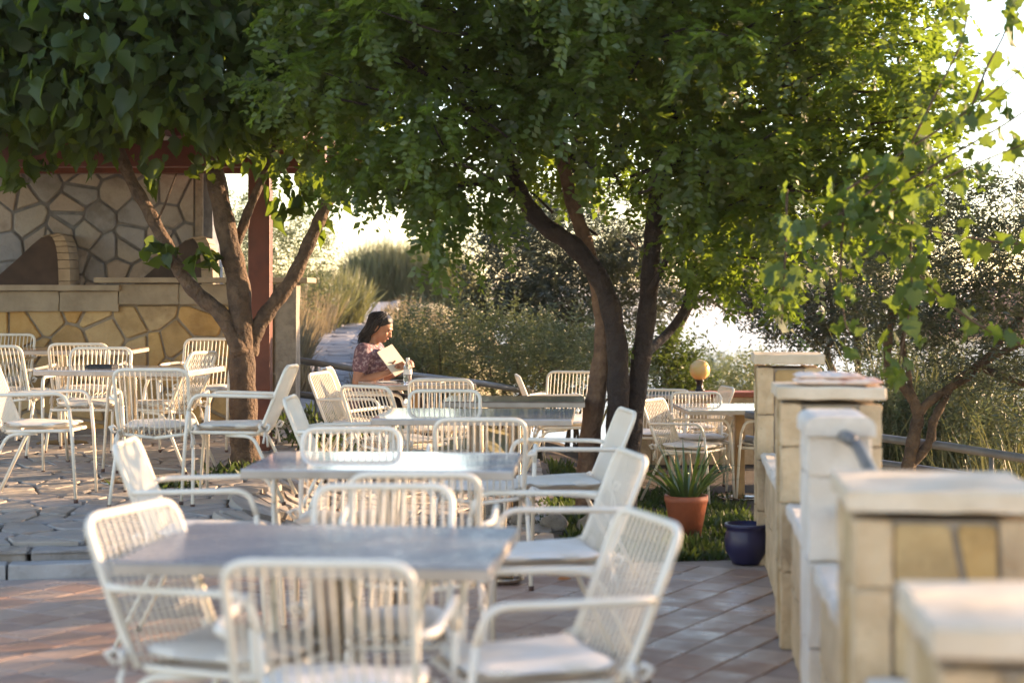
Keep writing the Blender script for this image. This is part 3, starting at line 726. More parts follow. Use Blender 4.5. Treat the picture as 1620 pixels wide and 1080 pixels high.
def blob_points(blobs, n, shell=0.5, gap=0.0):
    """blobs: (centre, radii) ; points spread through them, more near the skin"""
    vol = np.array([np.prod(b[1]) ** (2 / 3) * (b[2] if len(b) > 2 else 1) for b in blobs]); k = rng.choice(len(blobs), size=n, p=vol / vol.sum())
    d = rand_dirs(n); r = np.where(rng.random(n) < shell, rng.uniform(0.8, 1.05, n), rng.random(n) ** (1 / 3))
    C = np.array([b[0] for b in blobs], float); Rr = np.array([b[1] for b in blobs], float)
    P = C[k] + d * r[:, None] * Rr[k]
    if gap > 0:
        f = np.sin(P[:, 0] * 5.1 + 1.3 * np.sin(P[:, 2] * 4.3)) + np.sin(P[:, 1] * 4.7 + 1.1 * np.sin(P[:, 0] * 3.9)) + np.sin(P[:, 2] * 5.6 + 1.7 * np.sin(P[:, 1] * 3.1))
        ok = f > -3 + 3.0 * gap * 2 * rng.random(n); P = P[ok]; d = d[ok]
    return P, d

def sprays(P, D, n_leaf, length, droop, lsize, lwid, jitter=0.3):
    """feathery twigs: each carries pairs of leaflets; returns leaf arrays"""
    n = len(P); L = length * rng.uniform(0.6, 1.3, n)
    D = unit(D + rng.normal(scale=0.5, size=D.shape)); D[:, 2] -= droop * rng.uniform(0.5, 1.5, n); D = unit(D)
    side = unit(np.cross(D, np.array([0, 0, 1.0]) + 0.3 * rng.normal(size=(n, 3))))
    nor = np.cross(side, D)
    t = (np.arange(n_leaf) // 2 + 0.6) / (n_leaf / 2)
    s = np.where(np.arange(n_leaf) % 2 == 0, 1.0, -1.0)
    base = P[:, None, :] + D[:, None, :] * (L[:, None] * t[None, :])[..., None] + np.array([0, 0, -1.0]) * (droop * 0.5 * (L[:, None] * t[None, :] ** 2))[..., None]
    Td = side[:, None, :] * s[None, :, None] + D[:, None, :] * 0.55 + rng.normal(scale=jitter, size=(n, n_leaf, 3))
    Nn = nor[:, None, :] + rng.normal(scale=jitter, size=(n, n_leaf, 3))
    tint = np.clip(np.repeat(rng.random(n), n_leaf) * 0.7 + rng.random(n * n_leaf) * 0.3, 0, 1)
    sz = lsize * rng.uniform(0.65, 1.25, n * n_leaf)
    return base.reshape(-1, 3), Td.reshape(-1, 3), Nn.reshape(-1, 3), sz, sz * lwid, tint

def limb(mb, pts, r0, r1, seg=10, sub=5, wob=0.0):
    c = catmull(pts, sub); n = len(c)
    rs = [r0 + (r1 - r0) * (i / (n - 1)) + (wob * r0 * math.sin(i * 1.7 + r0 * 90) if 0 < i < n - 1 else 0) for i in range(n)]
    mb.tube(c, rs, seg); return c

def PX(lst, D): return [W(p[0], p[1], p[2] if len(p) > 2 else D) for p in lst]

# ------------------------------------------------------------------ mulberry tree, left
def big_leaves(P, D, name, m, parent, size, tmpl, droop=0.8, nobj=300, rank=None, mats_loc=None):
    n = len(P); T = unit(D * 0.6 + rng.normal(scale=0.5, size=(n, 3)) + np.array([0, 0, -droop])); Nn = unit(0.6 * D + rng.normal(scale=0.75, size=(n, 3)) + np.array([0, 0, 0.45]))
    sz = size * np.exp(rng.normal(scale=0.3, size=n)).clip(0.4, 1.6); tint = rng.random(n)
    order = np.argsort(rank if rank is not None else P[:, 1]); single = order[:nobj]; rest = order[nobj:]
    protos = [leaf_mesh('leaf', np.zeros((1, 3)), np.array([[1.0, 0, 0]]), np.array([[0, 0, 1.0]]), 1.0, w_, tmpl, m, np.array([t_]), np.array([3.2 * t_ - 0.4])) for w_, t_ in ((0.85, 0.1), (0.95, 0.5), (1.0, 0.9), (0.7, 0.7))]
    for i in single:
        t = Vector(T[i]).normalized(); b = Vector(Nn[i]).cross(t).normalized(); nn = t.cross(b)
        o = obj_from('leaf', protos[i % 4], parent)
        Mx = Matrix((t, b, nn)).transposed().to_4x4(); Mx.translation = Vector(P[i]); 
        o.matrix_local = Matrix.Translation(-Vector(parent.location)) @ Mx @ Matrix.Scale(sz[i], 4)
    if len(rest):
        me = leaf_mesh(name, P[rest], T[rest], Nn[rest], sz[rest], sz[rest] * rng.uniform(0.6, 1.05, len(rest)), tmpl, m, tint[rest], rng.uniform(-0.6, 3.0, len(rest)))
        o = obj_from(name, me, parent, -Vector(parent.location)); o['kind'] = 'stuff'

mul = empty('mulberry_tree', W(388, 752, 12.0), 0, 'forked mulberry tree with big dark leaves beside the red post', 'tree')
tb = MB()
limb(tb, PX([(386, 768), (389, 730), (387, 690), (384, 610), (381, 530), (377, 450), (362, 385), (345, 300), (330, 220), (310, 120)], 12.0), 0.115, 0.055, 14, wob=0.05)
limb(tb, PX([(382, 560), (352, 500), (318, 470), (292, 440), (262, 385), (233, 330), (205, 280), (175, 200)], 11.95), 0.06, 0.04, 12, wob=0.06)
limb(tb, PX([(394, 560), (405, 522), (430, 485), (463, 440), (490, 382), (514, 330), (548, 265), (590, 180)], 12.05), 0.065, 0.035, 12, wob=0.08)
limb(tb, PX([(366, 400), (384, 360), (392, 335), (412, 290), (440, 220)], 12.1), 0.04, 0.025, 10, wob=0.05)
limb(tb, PX([(248, 352, 11.95), (262, 320, 11.8), (279, 275, 11.7)], 12), 0.009, 0.006, 6)
tr = tb.build('trunk', M['bark'], mul, -Vector(mul.location))
bl = [((W(x, y, D)), r) for x, y, D, r in (
    (60, 60, 11.6, (1.0, 1.1, 0.75)), (240, 90, 11.4, (1.0, 1.1, 0.75)), (400, 120, 11.7, (0.8, 1.1, 0.65)), (130, 190, 11.9, (0.6, 0.9, 0.35)),
    (300, 200, 11.8, (0.7, 0.9, 0.33)), (470, 200, 12.0, (0.5, 0.8, 0.35)), (0, 180, 11.5, (0.5, 0.8, 0.4)), (-150, 80, 11.8, (0.9, 1.2, 0.9)),
    (150, -120, 12.0, (1.3, 1.5, 0.9)), (380, -110, 12.2, (1.2, 1.5, 0.9)), (-100, -150, 12, (1.2, 1.4, 0.9)), (540, 60, 12.3, (0.6, 0.9, 0.7)), (545, 270, 12.1, (0.22, 0.4, 0.22)))]
P, D = blob_points(bl, 15500, 0.45)
qy = HOR - FPX * (P[:, 2] - CAM_H) / P[:, 1]
ok = (P[:, 1] > 10.0) & ~((qy > 205 + 25 * np.sin(P[:, 0] * 6)) & (rng.random(len(P)) < 0.88))
P, D = P[ok], D[ok]
ex = []
for (x, y, D_, n_, sp) in ((250, 395, 11.9, 9, 12), (262, 400, 11.9, 6, 8), (320, 405, 11.85, 9, 12), (332, 410, 11.85, 6, 10), (460, 300, 12.0, 16, 22), (485, 290, 12.0, 10, 16), (500, 350, 12.1, 7, 18), (455, 335, 12.0, 4, 10), (20, 280, 11.8, 10, 18), (75, 255, 11.8, 6, 10), (235, 285, 11.9, 6, 12), (330, 255, 11.8, 6, 12)):
    for _ in range(n_): ex.append(W(x + random.gauss(0, sp), y + random.gauss(0, sp * 0.8), D_ + random.gauss(0, .06)))
ex = np.array([tuple(e) for e in ex]); Dx = rand_dirs(len(ex))
P = np.vstack([P, ex]); D = np.vstack([D, Dx])
inside = (np.abs(P[:, 0] / P[:, 1]) < 0.31) & (P[:, 2] < 1.45 + 0.172 * P[:, 1])
rank = P[:, 1] + np.where(inside, 0, 50); rank[-len(ex):] = 0
big_leaves(P, D, 'crown', M['leaf_mul'], mul, 0.112, LEAF_MUL, 0.7, 300, rank)

# ------------------------------------------------------------------ feathery tree, centre
aca = empty('feathery_tree', W(962, 812, 11.0), 0, 'broad feathery leaved tree with dark forking trunks in the centre', 'tree')
off = -Vector(aca.location)
tb = MB(); A = limb(tb, PX([(966, 825), (970, 760), (976, 690), (978, 610), (974, 530), (953, 450), (908, 390), (862, 357), (826, 312), (800, 250), (770, 180), (720, 90)], 11.0), 0.082, 0.045, 14, wob=0.06)
tb.build('trunk', M['bark_dark'], aca, off)
tb = MB(); limb(tb, PX([(990, 825), (995, 740), (1003, 650), (1014, 570), (1024, 490), (1031, 400), (1041, 300), (1058, 200), (1080, 90)], 11.12), 0.074, 0.05, 14, wob=0.05)
tb.build('trunk', M['bark_dark'], aca, off)
tb = MB(); limb(tb, PX([(926, 825), (930, 740), (936, 670), (949, 590), (955, 520), (945, 450), (925, 380), (900, 300), (880, 200)], 11.1), 0.078, 0.04, 14, wob=0.06)
tb.build('trunk', M['bark_red'], aca, off)
tb = MB()
limb(tb, PX([(1020, 560, 11.1), (1055, 528), (1082, 490), (1094, 440), (1112, 370), (1150, 280)], 11.4), 0.034, 0.018, 10)
for pts in ([(800, 250, 11), (740, 170, 10.7), (660, 110, 10.4), (590, 60, 10.2)], [(1058, 200, 11.1), (1130, 130, 10.8), (1230, 80, 10.4), (1330, 60, 10.2)],
            [(1041, 300, 11.1), (1110, 215, 10.8), (1200, 180, 10.5), (1320, 190, 10.2)], [(826, 312, 11), (760, 290, 10.7), (700, 300, 10.4)],
            [(1024, 470, 11.1), (1050, 420, 10.9), (1075, 360, 10.7)],
            [(880, 200, 11), (850, 100, 11.2), (800, 0, 11.4)], [(1080, 90, 11.1), (1100, 0, 11.2), (1150, -120, 11.3)]):
    limb(tb, PX(pts, 11), 0.03, 0.012, 8)
tb.build('limb', M['bark_dark'], aca, off)
bl = [(W(x, y, D), r) for x, y, D, r in (
    (590, 130, 10.6, (0.75, 1.0, 0.75)), (730, 110, 10.6, (0.95, 1.1, 0.85)), (880, 90, 10.6, (1.0, 1.1, 0.95)), (1040, 120, 10.4, (1.0, 1.1, 0.9)),
    (1190, 130, 10.4, (0.95, 1.0, 0.85)), (1320, 120, 10.2, (0.7, 0.9, 0.75)), (1400, 110, 10.0, (0.42, 0.7, 0.6)), (1440, 240, 9.8, (0.3, 0.5, 0.25)), (620, 250, 10.6, (0.40, 0.6, 0.26)),
    (740, 260, 10.6, (0.5, 0.6, 0.36)), (890, 270, 11.6, (0.7, 0.6, 0.38)), (1000, 270, 11.9, (0.8, 0.6, 0.45)), (1130, 300, 10.9, (0.6, 0.7, 0.42)),
    (1200, 370, 11.0, (0.40, 0.5, 0.34)), (1250, 300, 10.6, (0.6, 0.7, 0.5)), (1370, 250, 10.2, (0.5, 0.6, 0.4)), (1130, 400, 11.2, (0.25, 0.4, 0.2)),
    (700, -130, 11.0, (1.4, 1.6, 1.1)), (950, -170, 11.0, (1.5, 1.7, 1.2)), (1230, -120, 10.9, (1.3, 1.5, 1.1)), (950, -400, 11.2, (1.8, 1.8, 0.9)), (1420, -20, 10.2, (0.45, 0.7, 0.5)),
    (820, 340, 11.4, (0.28, 0.3, 0.2)), (980, 350, 11.7, (0.3, 0.3, 0.3)))]
cen, cd = blob_points(bl, 800, 0.5)
pp = []; dd = []
LIM = ([430, 560, 610, 690, 750, 800, 900, 1000, 1060, 1100, 1200, 1260, 1350, 1500, 1600], [240, 262, 268, 280, 250, 190, 185, 195, 225, 320, 365, 305, 280, 240, 190])
for c, d in zip(cen, cd):
    qx, qy = 810 + FPX * c[0] / c[1], HOR - FPX * (c[2] - CAM_H) / c[1]
    if qy > np.interp(qx, *LIM) + (85 if c[1] > 11.25 and qx > 760 else 0): continue
    if rng.random() > np.interp(qx, [900, 1250, 1450], [1.0, 0.75, 0.6]): continue
    rad = rng.uniform(0.13, 0.30); k = int(13 * (rad / 0.2) ** 1.5) + 3
    q = rand_dirs(k); pp.append(c + q * rad * rng.random(k)[:, None] ** 0.4 * np.array([1.15, 1.15, 0.75])); dd.append(unit(q + 0.6 * d))
P = np.vstack(pp); D = np.vstack(dd)
hang = []
for (x, y, D_, w_, h_, n_) in ((688, 350, 10.0, 16, 36, 22), (706, 395, 10.0, 12, 20, 12), (660, 290, 10.2, 40, 12, 20), (600, 300, 10.3, 24, 8, 8), (1092, 350, 10.3, 16, 24, 24), (1078, 378, 10.3, 8, 10, 7),
                               (755, 335, 10.2, 18, 22, 12), (815, 355, 10.3, 14, 14, 6), (1165, 430, 10.8, 35, 20, 34), (1110, 425, 11, 22, 14, 14), (930, 250, 10.3, 25, 20, 10), (790, 290, 10.3, 26, 24, 14), (1000, 550, 10.9, 3, 20, 2), (1240, 440, 10.4, 16, 40, 30), (1320, 350, 10.2, 30, 30, 45), (1400, 320, 10, 40, 25, 40)):
    for _ in range(n_): hang.append(tuple(W(x + random.gauss(0, w_), y - 12 + random.gauss(0, h_), D_ + random.gauss(0, .15))))
hang = np.array(hang); P = np.vstack([P, hang]); Dh = rand_dirs(len(hang)); Dh[:, 2] -= 1.2; D = np.vstack([D, Dh])
tw_ = MB()
for c in cen[::3]:
    ax = np.array(W(960, 150, 11.0)); ax[2] = c[2] - 0.25; e = c + (ax - c) * rng.uniform(0.25, 0.5) + rng.normal(scale=.08, size=3); m_ = (c + e) / 2 + rng.normal(scale=.05, size=3)
    tw_.tube(catmull([tuple(e), tuple(m_), tuple(c)], 3), np.linspace(0.011, 0.004, 7), 5)
tw_.build('twigs', M['bark_dark'], aca, off)['kind'] = 'stuff'
arr = sprays(P, D, 18, 0.22, 0.40, 0.058, 0.58)
me = leaf_mesh('crown', *arr[:5], LEAF_RHOMB, M['leaf_acacia'], arr[5])
o = obj_from('crown', me, aca, off); o['kind'] = 'stuff'

# ------------------------------------------------------------------ olive trees and shrubs
def olive(name, label, limbs, blobs, n, D, leaf=0.055, wid=0.24, m='leaf_olive', bark='bark', nl=12, length=0.22, gap=0.5, group='olive trees on the slope', base=None, droop=0.15):
    b0 = limbs[0][0][0]; p0 = W(*b0[:2], b0[2] if len(b0) > 2 else D); p0.z -= 0.0
    t = empty(name, p0, 0, label, 'tree', group); of = -Vector(t.location)
    mb = MB()
    for pts, r0, r1 in limbs: limb(mb, PX(pts, D), r0, r1, 10, wob=0.07)
    mb.build('trunk', M[bark], t, of)
    P, Dd = blob_points([(W(x, y, d), r) for x, y, d, r in blobs], n, 0.6, gap)
    a = sprays(P, Dd, nl, length, droop, leaf, wid, 0.45)
    o = obj_from('crown', leaf_mesh('crown', *a[:5], LEAF_RHOMB, M[m], a[5]), t, of); o['kind'] = 'stuff'
    return t
olive('olive_tree', 'right olive tree with twisting forked trunk beyond the parapet', [
    ([(1425, 800), (1436, 745), (1446, 690), (1452, 655), (1440, 625), (1412, 590), (1404, 555), (1412, 500), (1430, 440)], 0.055, 0.022), ([(1438, 738), (1470, 700), (1476, 668), (1490, 640), (1510, 605), (1560, 570), (1620, 540)], 0.036, 0.022),
    ([(1450, 660), (1465, 640), (1500, 615), (1540, 590), (1580, 545), (1640, 470)], 0.034, 0.022), ([(1447, 650), (1440, 610), (1436, 580), (1428, 545), (1440, 480)], 0.022, 0.014), ([(1545, 580), (1600, 600), (1640, 615)], 0.03, 0.015)],
    [(1470, 430, 12.2, (0.55, 0.6, 0.4)), (1580, 400, 12.2, (0.55, 0.6, 0.45)), (1560, 520, 12.0, (0.42, 0.5, 0.3)), (1600, 600, 12.0, (0.36, 0.5, 0.28)), (1430, 520, 12.0, (0.25, 0.3, 0.15)), (1500, 350, 12.4, (0.4, 0.5, 0.25)), (1570, 330, 12.4, (0.4, 0.4, 0.2)), (1680, 480, 12, (0.6, 0.6, 0.6))],
    2600, 12.0, leaf=0.058)
olive('olive_tree', 'middle olive tree with thin stems behind the towel pillar', [
    ([(1325, 690), (1320, 600), (1308, 560), (1320, 520), (1310, 440)], 0.05, 0.02), ([(1357, 690), (1357, 560), (1352, 500), (1365, 420)], 0.04, 0.02), ([(1357, 570), (1390, 530), (1410, 500)], 0.025, 0.012), ([(1320, 540), (1290, 500), (1270, 450)], 0.025, 0.012)],
    [(1260, 440, 17, (0.7, 0.7, 0.55)), (1360, 430, 17, (0.7, 0.7, 0.6)), (1190, 420, 17.4, (0.45, 0.6, 0.35)), (1320, 510, 16.8, (0.5, 0.5, 0.25)), (1390, 520, 16.8, (0.4, 0.4, 0.25)), (1300, 360, 17.5, (0.8, 0.7, 0.4)), (1440, 380, 17.5, (0.6, 0.6, 0.5))],
    3800, 17.0, leaf=0.07)
olive('olive_tree', 'dark olive tree behind the central trunks', [
    ([(870, 660), (868, 600), (850, 540), (840, 470)], 0.09, 0.04), ([(868, 600), (900, 540), (910, 470)], 0.06, 0.03), ([(1030, 590), (1060, 545), (1085, 500), (1110, 470), (1160, 500)], 0.05, 0.015)],
    [(800, 430, 19, (0.5, 0.7, 0.5)), (870, 410, 19, (0.7, 0.8, 0.6)), (850, 520, 19, (0.6, 0.7, 0.5)), (920, 490, 19.3, (0.55, 0.6, 0.6)), (780, 510, 18.8, (0.35, 0.5, 0.35)), (1010, 440, 19.5, (0.6, 0.6, 0.5)), (1090, 430, 19, (0.55, 0.6, 0.28)), (940, 360, 19.5, (0.8, 0.6, 0.5)), (890, 580, 18.8, (0.5, 0.5, 0.35))],
    5200, 19.0, leaf=0.075)
# shading olives right of the frame, down the slope (they stand between the terrace and the low sun)
for (x, y, h, s_) in ((6.2, 6.3, 2.5, 1.5), (6.6, 8.9, 2.4, 1.5), (6.2, 11.4, 2.2, 1.3)):
    t = empty('olive_tree', (x, y, ground_z(x, y)), 0, ('nearest' if y < 8 else 'middle' if y < 10 else 'farthest') + ' olive tree on the slope beyond the right edge', 'tree', 'olive trees on the slope'); of = -Vector(t.location); zg = ground_z(x, y)
    mb = MB(); limb(mb, [(x, y, zg - .1), (x + .1, y, zg + .8), (x - .1, y + .1, zg + 1.6), (x + .1, y, zg + 2.4)], 0.14, 0.06); limb(mb, [(x, y, zg + 1.2), (x + .5, y + .2, zg + 1.9), (x + .9, y, zg + 2.5)], 0.08, 0.04)
    mb.build('trunk', M['bark'], t, of)
    P, Dd = blob_points([((x, y, h - .3), (s_, s_, 1.1)), ((x - .8, y + .3, h - .9), (.9, .9, .7)), ((x + .8, y - .4, h - .8), (.9, .9, .7)), ((x, y + .9, h - .7), (.9, .9, .8)), ((x, y - .9, h - .7), (.9, .9, .8))], 1500, 0.6, 0.45)
    a = sprays(P, Dd, 12, 0.3, 0.15, 0.085, 0.26, 0.45)
    obj_from('crown', leaf_mesh('crown', *a[:5], LEAF_RHOMB, M['leaf_olive'], a[5]), t, of)['kind'] = 'stuff'

def tuft(name, label, spots, n, h, wd, m, spread=0.35, cat='shrub', group=None, base_z=None, tmpl=BLADE, lean=0.0):
    """upright thin stems fanning from the ground; spots: (x, y, rx, ry)"""
    x0, y0 = spots[0][0], spots[0][1]
    t = empty(name, (x0, y0, ground_z(x0, y0)), 0, label, cat, group); of = -Vector(t.location)
    C = []; T = []; Ls = []
    for (x, y, rx, ry) in spots:
        k = n // len(spots); a = rng.uniform(0, 2 * np.pi, k); r = np.sqrt(rng.random(k)); px = x + rx * r * np.cos(a); py = y + ry * r * np.sin(a)
        pz = np.array([ground_z(u, v) for u, v in zip(px, py)]) - 0.05
        C.append(np.stack([px, py, pz], 1)); d = np.stack([np.cos(a) * r * spread, np.sin(a) * r * spread, np.ones(k)], 1) + rng.normal(scale=0.12, size=(k, 3)); T.append(d)
        Ls.append(h * rng.uniform(0.45, 1.0, k) * (1 - 0.35 * r))
    C = np.vstack(C); T = unit(np.vstack(T)); Ls = np.concatenate(Ls)
    # each stem: three blades along it so that it bends
    C1 = C; C2 = C + T * (Ls * 0.5)[:, None]; T2 = unit(T + rng.normal(scale=0.18, size=T.shape) - np.array([0, 0, 0.1]))
    CC = np.vstack([C1, C2]); TT = np.vstack([T, T2]); LL = np.concatenate([Ls * 0.62, Ls * 0.55]); Nn = rand_dirs(len(CC))
    tint = np.tile(rng.random(len(C)), 2)
    o = obj_from('stems', leaf_mesh('stems', CC, TT, Nn, LL, wd * rng.uniform(0.7, 1.3, len(CC)), tmpl, M[m], tint), t, of); o['kind'] = 'stuff'
    return t
def shrub(name, label, blobs, n, m='leaf_shrub', leaf=0.05, wid=0.24, nl=14, length=0.3, group='shrubs on the slope', gap=0.35, up=0.9, cat='shrub', side=0.45):
    c0 = blobs[0][0]; t = empty(name, (c0[0], c0[1], ground_z(c0[0], c0[1])), 0, label, cat, group); of = -Vector(t.location)
    P, Dd = blob_points(blobs, n, 0.6, gap); Dd = unit(Dd + np.array([0, 0, up]))
    a = sprays(P, Dd, nl, length, 0.0, leaf, wid, side)
    mb = MB()
    for k in range(7):
        b = blobs[k % len(blobs)]; g = (c0[0] + random.uniform(-.15, .15), c0[1], ground_z(c0[0], c0[1]) - .05)
        limb(mb, [g, tuple((np.array(g) + np.array(b[0])) / 2 + rng.normal(scale=.05, size=3)), tuple(np.array(b[0]) + rng.normal(scale=.15, size=3))], 0.02, 0.008, 6)
    mb.build('stem', M['bark'], t, of)
    o = obj_from('foliage', leaf_mesh('foliage', *a[:5], LEAF_RHOMB, M[m], a[5]), t, of); o['kind'] = 'stuff'
    return t
def B(px, py, D, rx, ry, rz): return (tuple(W(px, py, D)), (rx, ry, rz))
shrub('grey_shrub', 'silvery sunlit shrub right behind the reading woman', [B(700, 560, 17.5, .55, .5, .38), B(690, 600, 17.3, .5, .5, .3), B(660, 540, 17.8, .3, .3, .3), B(740, 590, 17.2, .5, .4, .35)], 900)
shrub('grey_shrub', 'silvery shrub between the woman and the dark olive tree', [B(800, 580, 17.0, .6, .5, .35), B(780, 540, 17.3, .4, .4, .3), B(850, 600, 16.8, .5, .4, .3)], 800)
shrub('grey_shrub', 'olive green shrub beneath the dark olive tree', [B(910, 590, 16.8, .5, .4, .3), B(880, 560, 17, .4, .4, .3), B(960, 600, 16.6, .4, .4, .3)], 650)
shrub('green_shrub', 'leafy green shrub beside the globe lamp', [B(1062, 580, 18.6, .22, .3, .3), B(1045, 605, 18.4, .32, .3, .22), B(1082, 605, 18.5, .16, .3, .15)], 360, m='leaf_grass', leaf=0.07, wid=0.34)
shrub('green_shrub', 'green shrub between the lamp and the farthest pillar', [B(1188, 620, 19.4, .22, .4, .22), B(1170, 640, 19, .3, .4, .2), B(1212, 610, 19.4, .25, .3, .25)], 300, m='leaf_shrub', leaf=0.06)
shrub('far_thicket', 'hazy grey green thicket behind the globe lamp', [B(1135, 605, 34, .7, 1, .5), B(1120, 620, 33, .8, 1, .5), B(1180, 630, 33, 1.2, 1, .45), B(1090, 610, 34, .5, 1, .4)], 600, leaf=0.11)
shrub('roadside_bush', 'glittering pale bush right of the red post', [B(440, 390, 21, .55, .6, .6), B(400, 410, 21, .55, .6, .5), B(360, 430, 20.5, .5, .5, .5), B(470, 420, 20.6, .4, .5, .5), B(350, 360, 22, .5, .5, .4)], 1200, m='leaf_shrub', leaf=0.06)
tuft('dry_grass', 'tall golden dry grass on the left bank of the path', [(W(455, 0, 20).x, 20, .22, 1.4), (W(452, 0, 18).x, 18, .16, 1.0), (W(485, 0, 24).x, 24, .34, 1.4), (W(430, 0, 22).x, 22, .5, 1.0), (W(510, 0, 29).x, 29, .5, 1.0)], 3600, 1.0, 0.014, 'leaf_dry', 0.2, 'grass')
tuft('dry_grass', 'dry straw coloured grass on the right edge of the path', [(W(625, 0, 22).x, 22, .26, 1.4), (W(612, 0, 18).x, 18.2, .16, .8), (W(660, 0, 25).x, 25, .5, 1.0)], 2400, 0.7, 0.013, 'leaf_dry', 0.2, 'grass')
tuft('dry_grass', 'dry grass fringe at the foot of the bar pilaster', [(W(476, 0, 16.6).x, 16.6, .12, .4), (W(575, 0, 16.4).x, 16.4, .07, .3)], 500, 0.5, 0.012, 'leaf_dry', 0.25, 'grass')
tuft('broom_bush', 'tall dense broom bush at the top of the path', [(W(600, 0, 36).x, 36, .6, .8), (W(650, 0, 36).x, 36, .75, .8), (W(705, 0, 36).x, 36, .7, .8)], 6500, 1.75, 0.018, 'leaf_reed', 0.25, 'shrub')
tuft('broom_bush', 'low dark broom bush on the right of the path', [(W(640, 0, 20.5).x, 20.5, .24, .5), (W(690, 0, 20.5).x, 20.5, .32, .5)], 2600, 0.75, 0.014, 'leaf_reed', 0.3, 'shrub')
tuft('broom_bush', 'tall yellowish broom bush left of the path top', [(W(520, 0, 26).x, 26, .5, .6), (W(480, 0, 25).x, 25, .5, .6)], 3200, 1.2, 0.018, 'leaf_reed', 0.3, 'shrub')
tuft('willow_reeds', 'upright pale willow-like shrubs behind the right railing', [(W(1420, 0, 15).x, 15, .5, .5), (W(1500, 0, 15.3).x, 15.3, .6, .5), (W(1580, 0, 14.8).x, 14.8, .6, .5), (W(1640, 0, 14).x, 14, .6, .5)], 3000, 1.9, 0.016, 'leaf_reed', 0.3, 'shrub')
shrub('willow_reeds', 'grey green shrub row behind the right railing', [B(1430, 640, 15.6, .45, .4, .45), B(1510, 650, 15.6, .5, .4, .42), B(1600, 670, 15.2, .5, .4, .45), B(1400, 690, 15, .4, .4, .4), B(1480, 700, 15, .5, .4, .4), B(1570, 720, 14.6, .5, .4, .4)], 1500, leaf=0.06, up=1.6, side=0.3)

# ------------------------------------------------------------------ vine with big leaves, right
vine = empty('grape_vine', (2.2, 8.3, -0.5), 0, 'vine with large sunlit leaves hanging at the right side', 'vine')
vo = -Vector(vine.location); vb = MB(); vp = []; vd = []
VD = 8.3
runs = [([(1660, 560), (1560, 520), (1490, 470), (1440, 420), (1400, 380), (1350, 330)], 10, 11, 60), ([(1245, 300), (1243, 380), (1240, 450), (1235, 530)], 14, 10, 34), ([(1335, 330), (1330, 420), (1335, 500), (1345, 530)], 16, 12, 30),
        ([(1445, 330), (1440, 400), (1442, 470), (1425, 560), (1418, 600)], 16, 13, 46), ([(1640, 390), (1560, 380), (1470, 365), (1400, 350)], 10, 10, 26),
        ([(1340, 300), (1430, 240), (1540, 170), (1640, 90)], 11, 13, 34), ([(1380, 320), (1480, 260), (1600, 190), (1680, 130)], 11, 13, 30), ([(1440, 230), (1480, 150), (1520, 70), (1530, 20)], 9, 9, 14), ([(1530, 190), (1560, 110), (1590, 50), (1605, -20)], 9, 9, 14),
        ([(1400, 330), (1520, 270), (1640, 220)], 14, 12, 40), ([(1300, 360), (1380, 300), (1430, 250)], 22, 13, 40)]
for pts, jit, r_, n_ in runs:
    c = catmull(PX(pts, VD), 8); limb(vb, PX(pts, VD), 0.007, 0.003, 6, 8)
    for _ in range(n_):
        p = c[random.randrange(len(c))]; vp.append(tuple(np.array(p) + rng.normal(scale=(jit / 325, 0.10, jit / 325)))); vd.append(tuple(rand_dirs(1)[0]))
# the vine's own stem from the ground behind the parapet
limb(vb, [(2.6, 8.3, ground_z(2.6, 8.3)), (2.55, 8.35, 0.4), (2.62, 8.3, 1.15), tuple(W(1660, 560, VD)), tuple(W(1690, 420, VD)), tuple(W(1660, 220, VD)), tuple(W(1680, 130, VD))], 0.028, 0.015, 8)
vb.build('stem', M['bark'], vine, vo)
vp = np.array(vp); vd = np.array(vd)
big_leaves(vp, vd, 'leaves', M['leaf_vine'], vine, 0.076, LEAF_LOBED, 0.7, 430 if len(vp) < 430 else 300)

# ------------------------------------------------------------------ green bed with ground cover, ring of rocks
bed = MB(); pts = [(x, tile_edge(x) + 0.012) for x in np.linspace(0.28, 1.6, 8)] + [(1.75, 14.4), (0.28, 14.4)]

bx_, by_ = np.linspace(0.27, 2.4, 24), np.linspace(0, 1, 30); vv = []
for t in by_:
    for x in bx_:
        y0 = tile_edge(x) + 0.012; y = y0 + (17.2 - y0) * t; vv.append((x, y, -0.006 + rear_z(x, y) - (0.35 * smooth(wall_x(y) + .1, wall_x(y) + .5, x) if y < 9.4 else 0)))
bed.add(vv, [(j * 24 + i, j * 24 + i + 1, (j + 1) * 24 + i + 1, (j + 1) * 24 + i) for j in range(29) for i in range(23)], True); bed = bed.build('planting_bed', M['soil']); tag(bed, 'dark soil bed beside the terrace', kind='structure')
n = 17000; gx_ = rng.uniform(-0.15, 2.0, n); gy_ = 9.05 + 5.5 * rng.random(n) ** 1.3
ok = (gy_ > 8.57 + 0.17 * (gx_ + 2.5) + 0.03) & (gx_ < 1.42 + 0.099 * (gy_ - 9)) & ((gx_ > 0.3) | (np.hypot(gx_ - 0.58, gy_ - 11) < 0.75)); gx_, gy_ = gx_[ok], gy_[ok]; n = len(gx_)
C = np.stack([gx_, gy_, np.array([rear_z(a_, b_) - 0.02 for a_, b_ in zip(gx_, gy_)])], 1); T = unit(np.stack([rng.normal(scale=.6, size=n), rng.normal(scale=.6, size=n), np.ones(n)], 1))
clump = 0.5 + 0.5 * np.sin(gx_ * 7 + 2 * np.sin(gy_ * 4)) * np.sin(gy_ * 6)
ln_ = (0.035 + 0.07 * rng.random(n)) * (0.5 + 0.8 * clump)
o = obj_from('ground_cover', leaf_mesh('ground_cover', C, T, rand_dirs(n), ln_, ln_ * 0.28, LEAF_RHOMB, M['leaf_grass'])); tag(o, 'low green ground cover around pots and tree', 'ground cover', kind='stuff')
rr = random.Random(4)
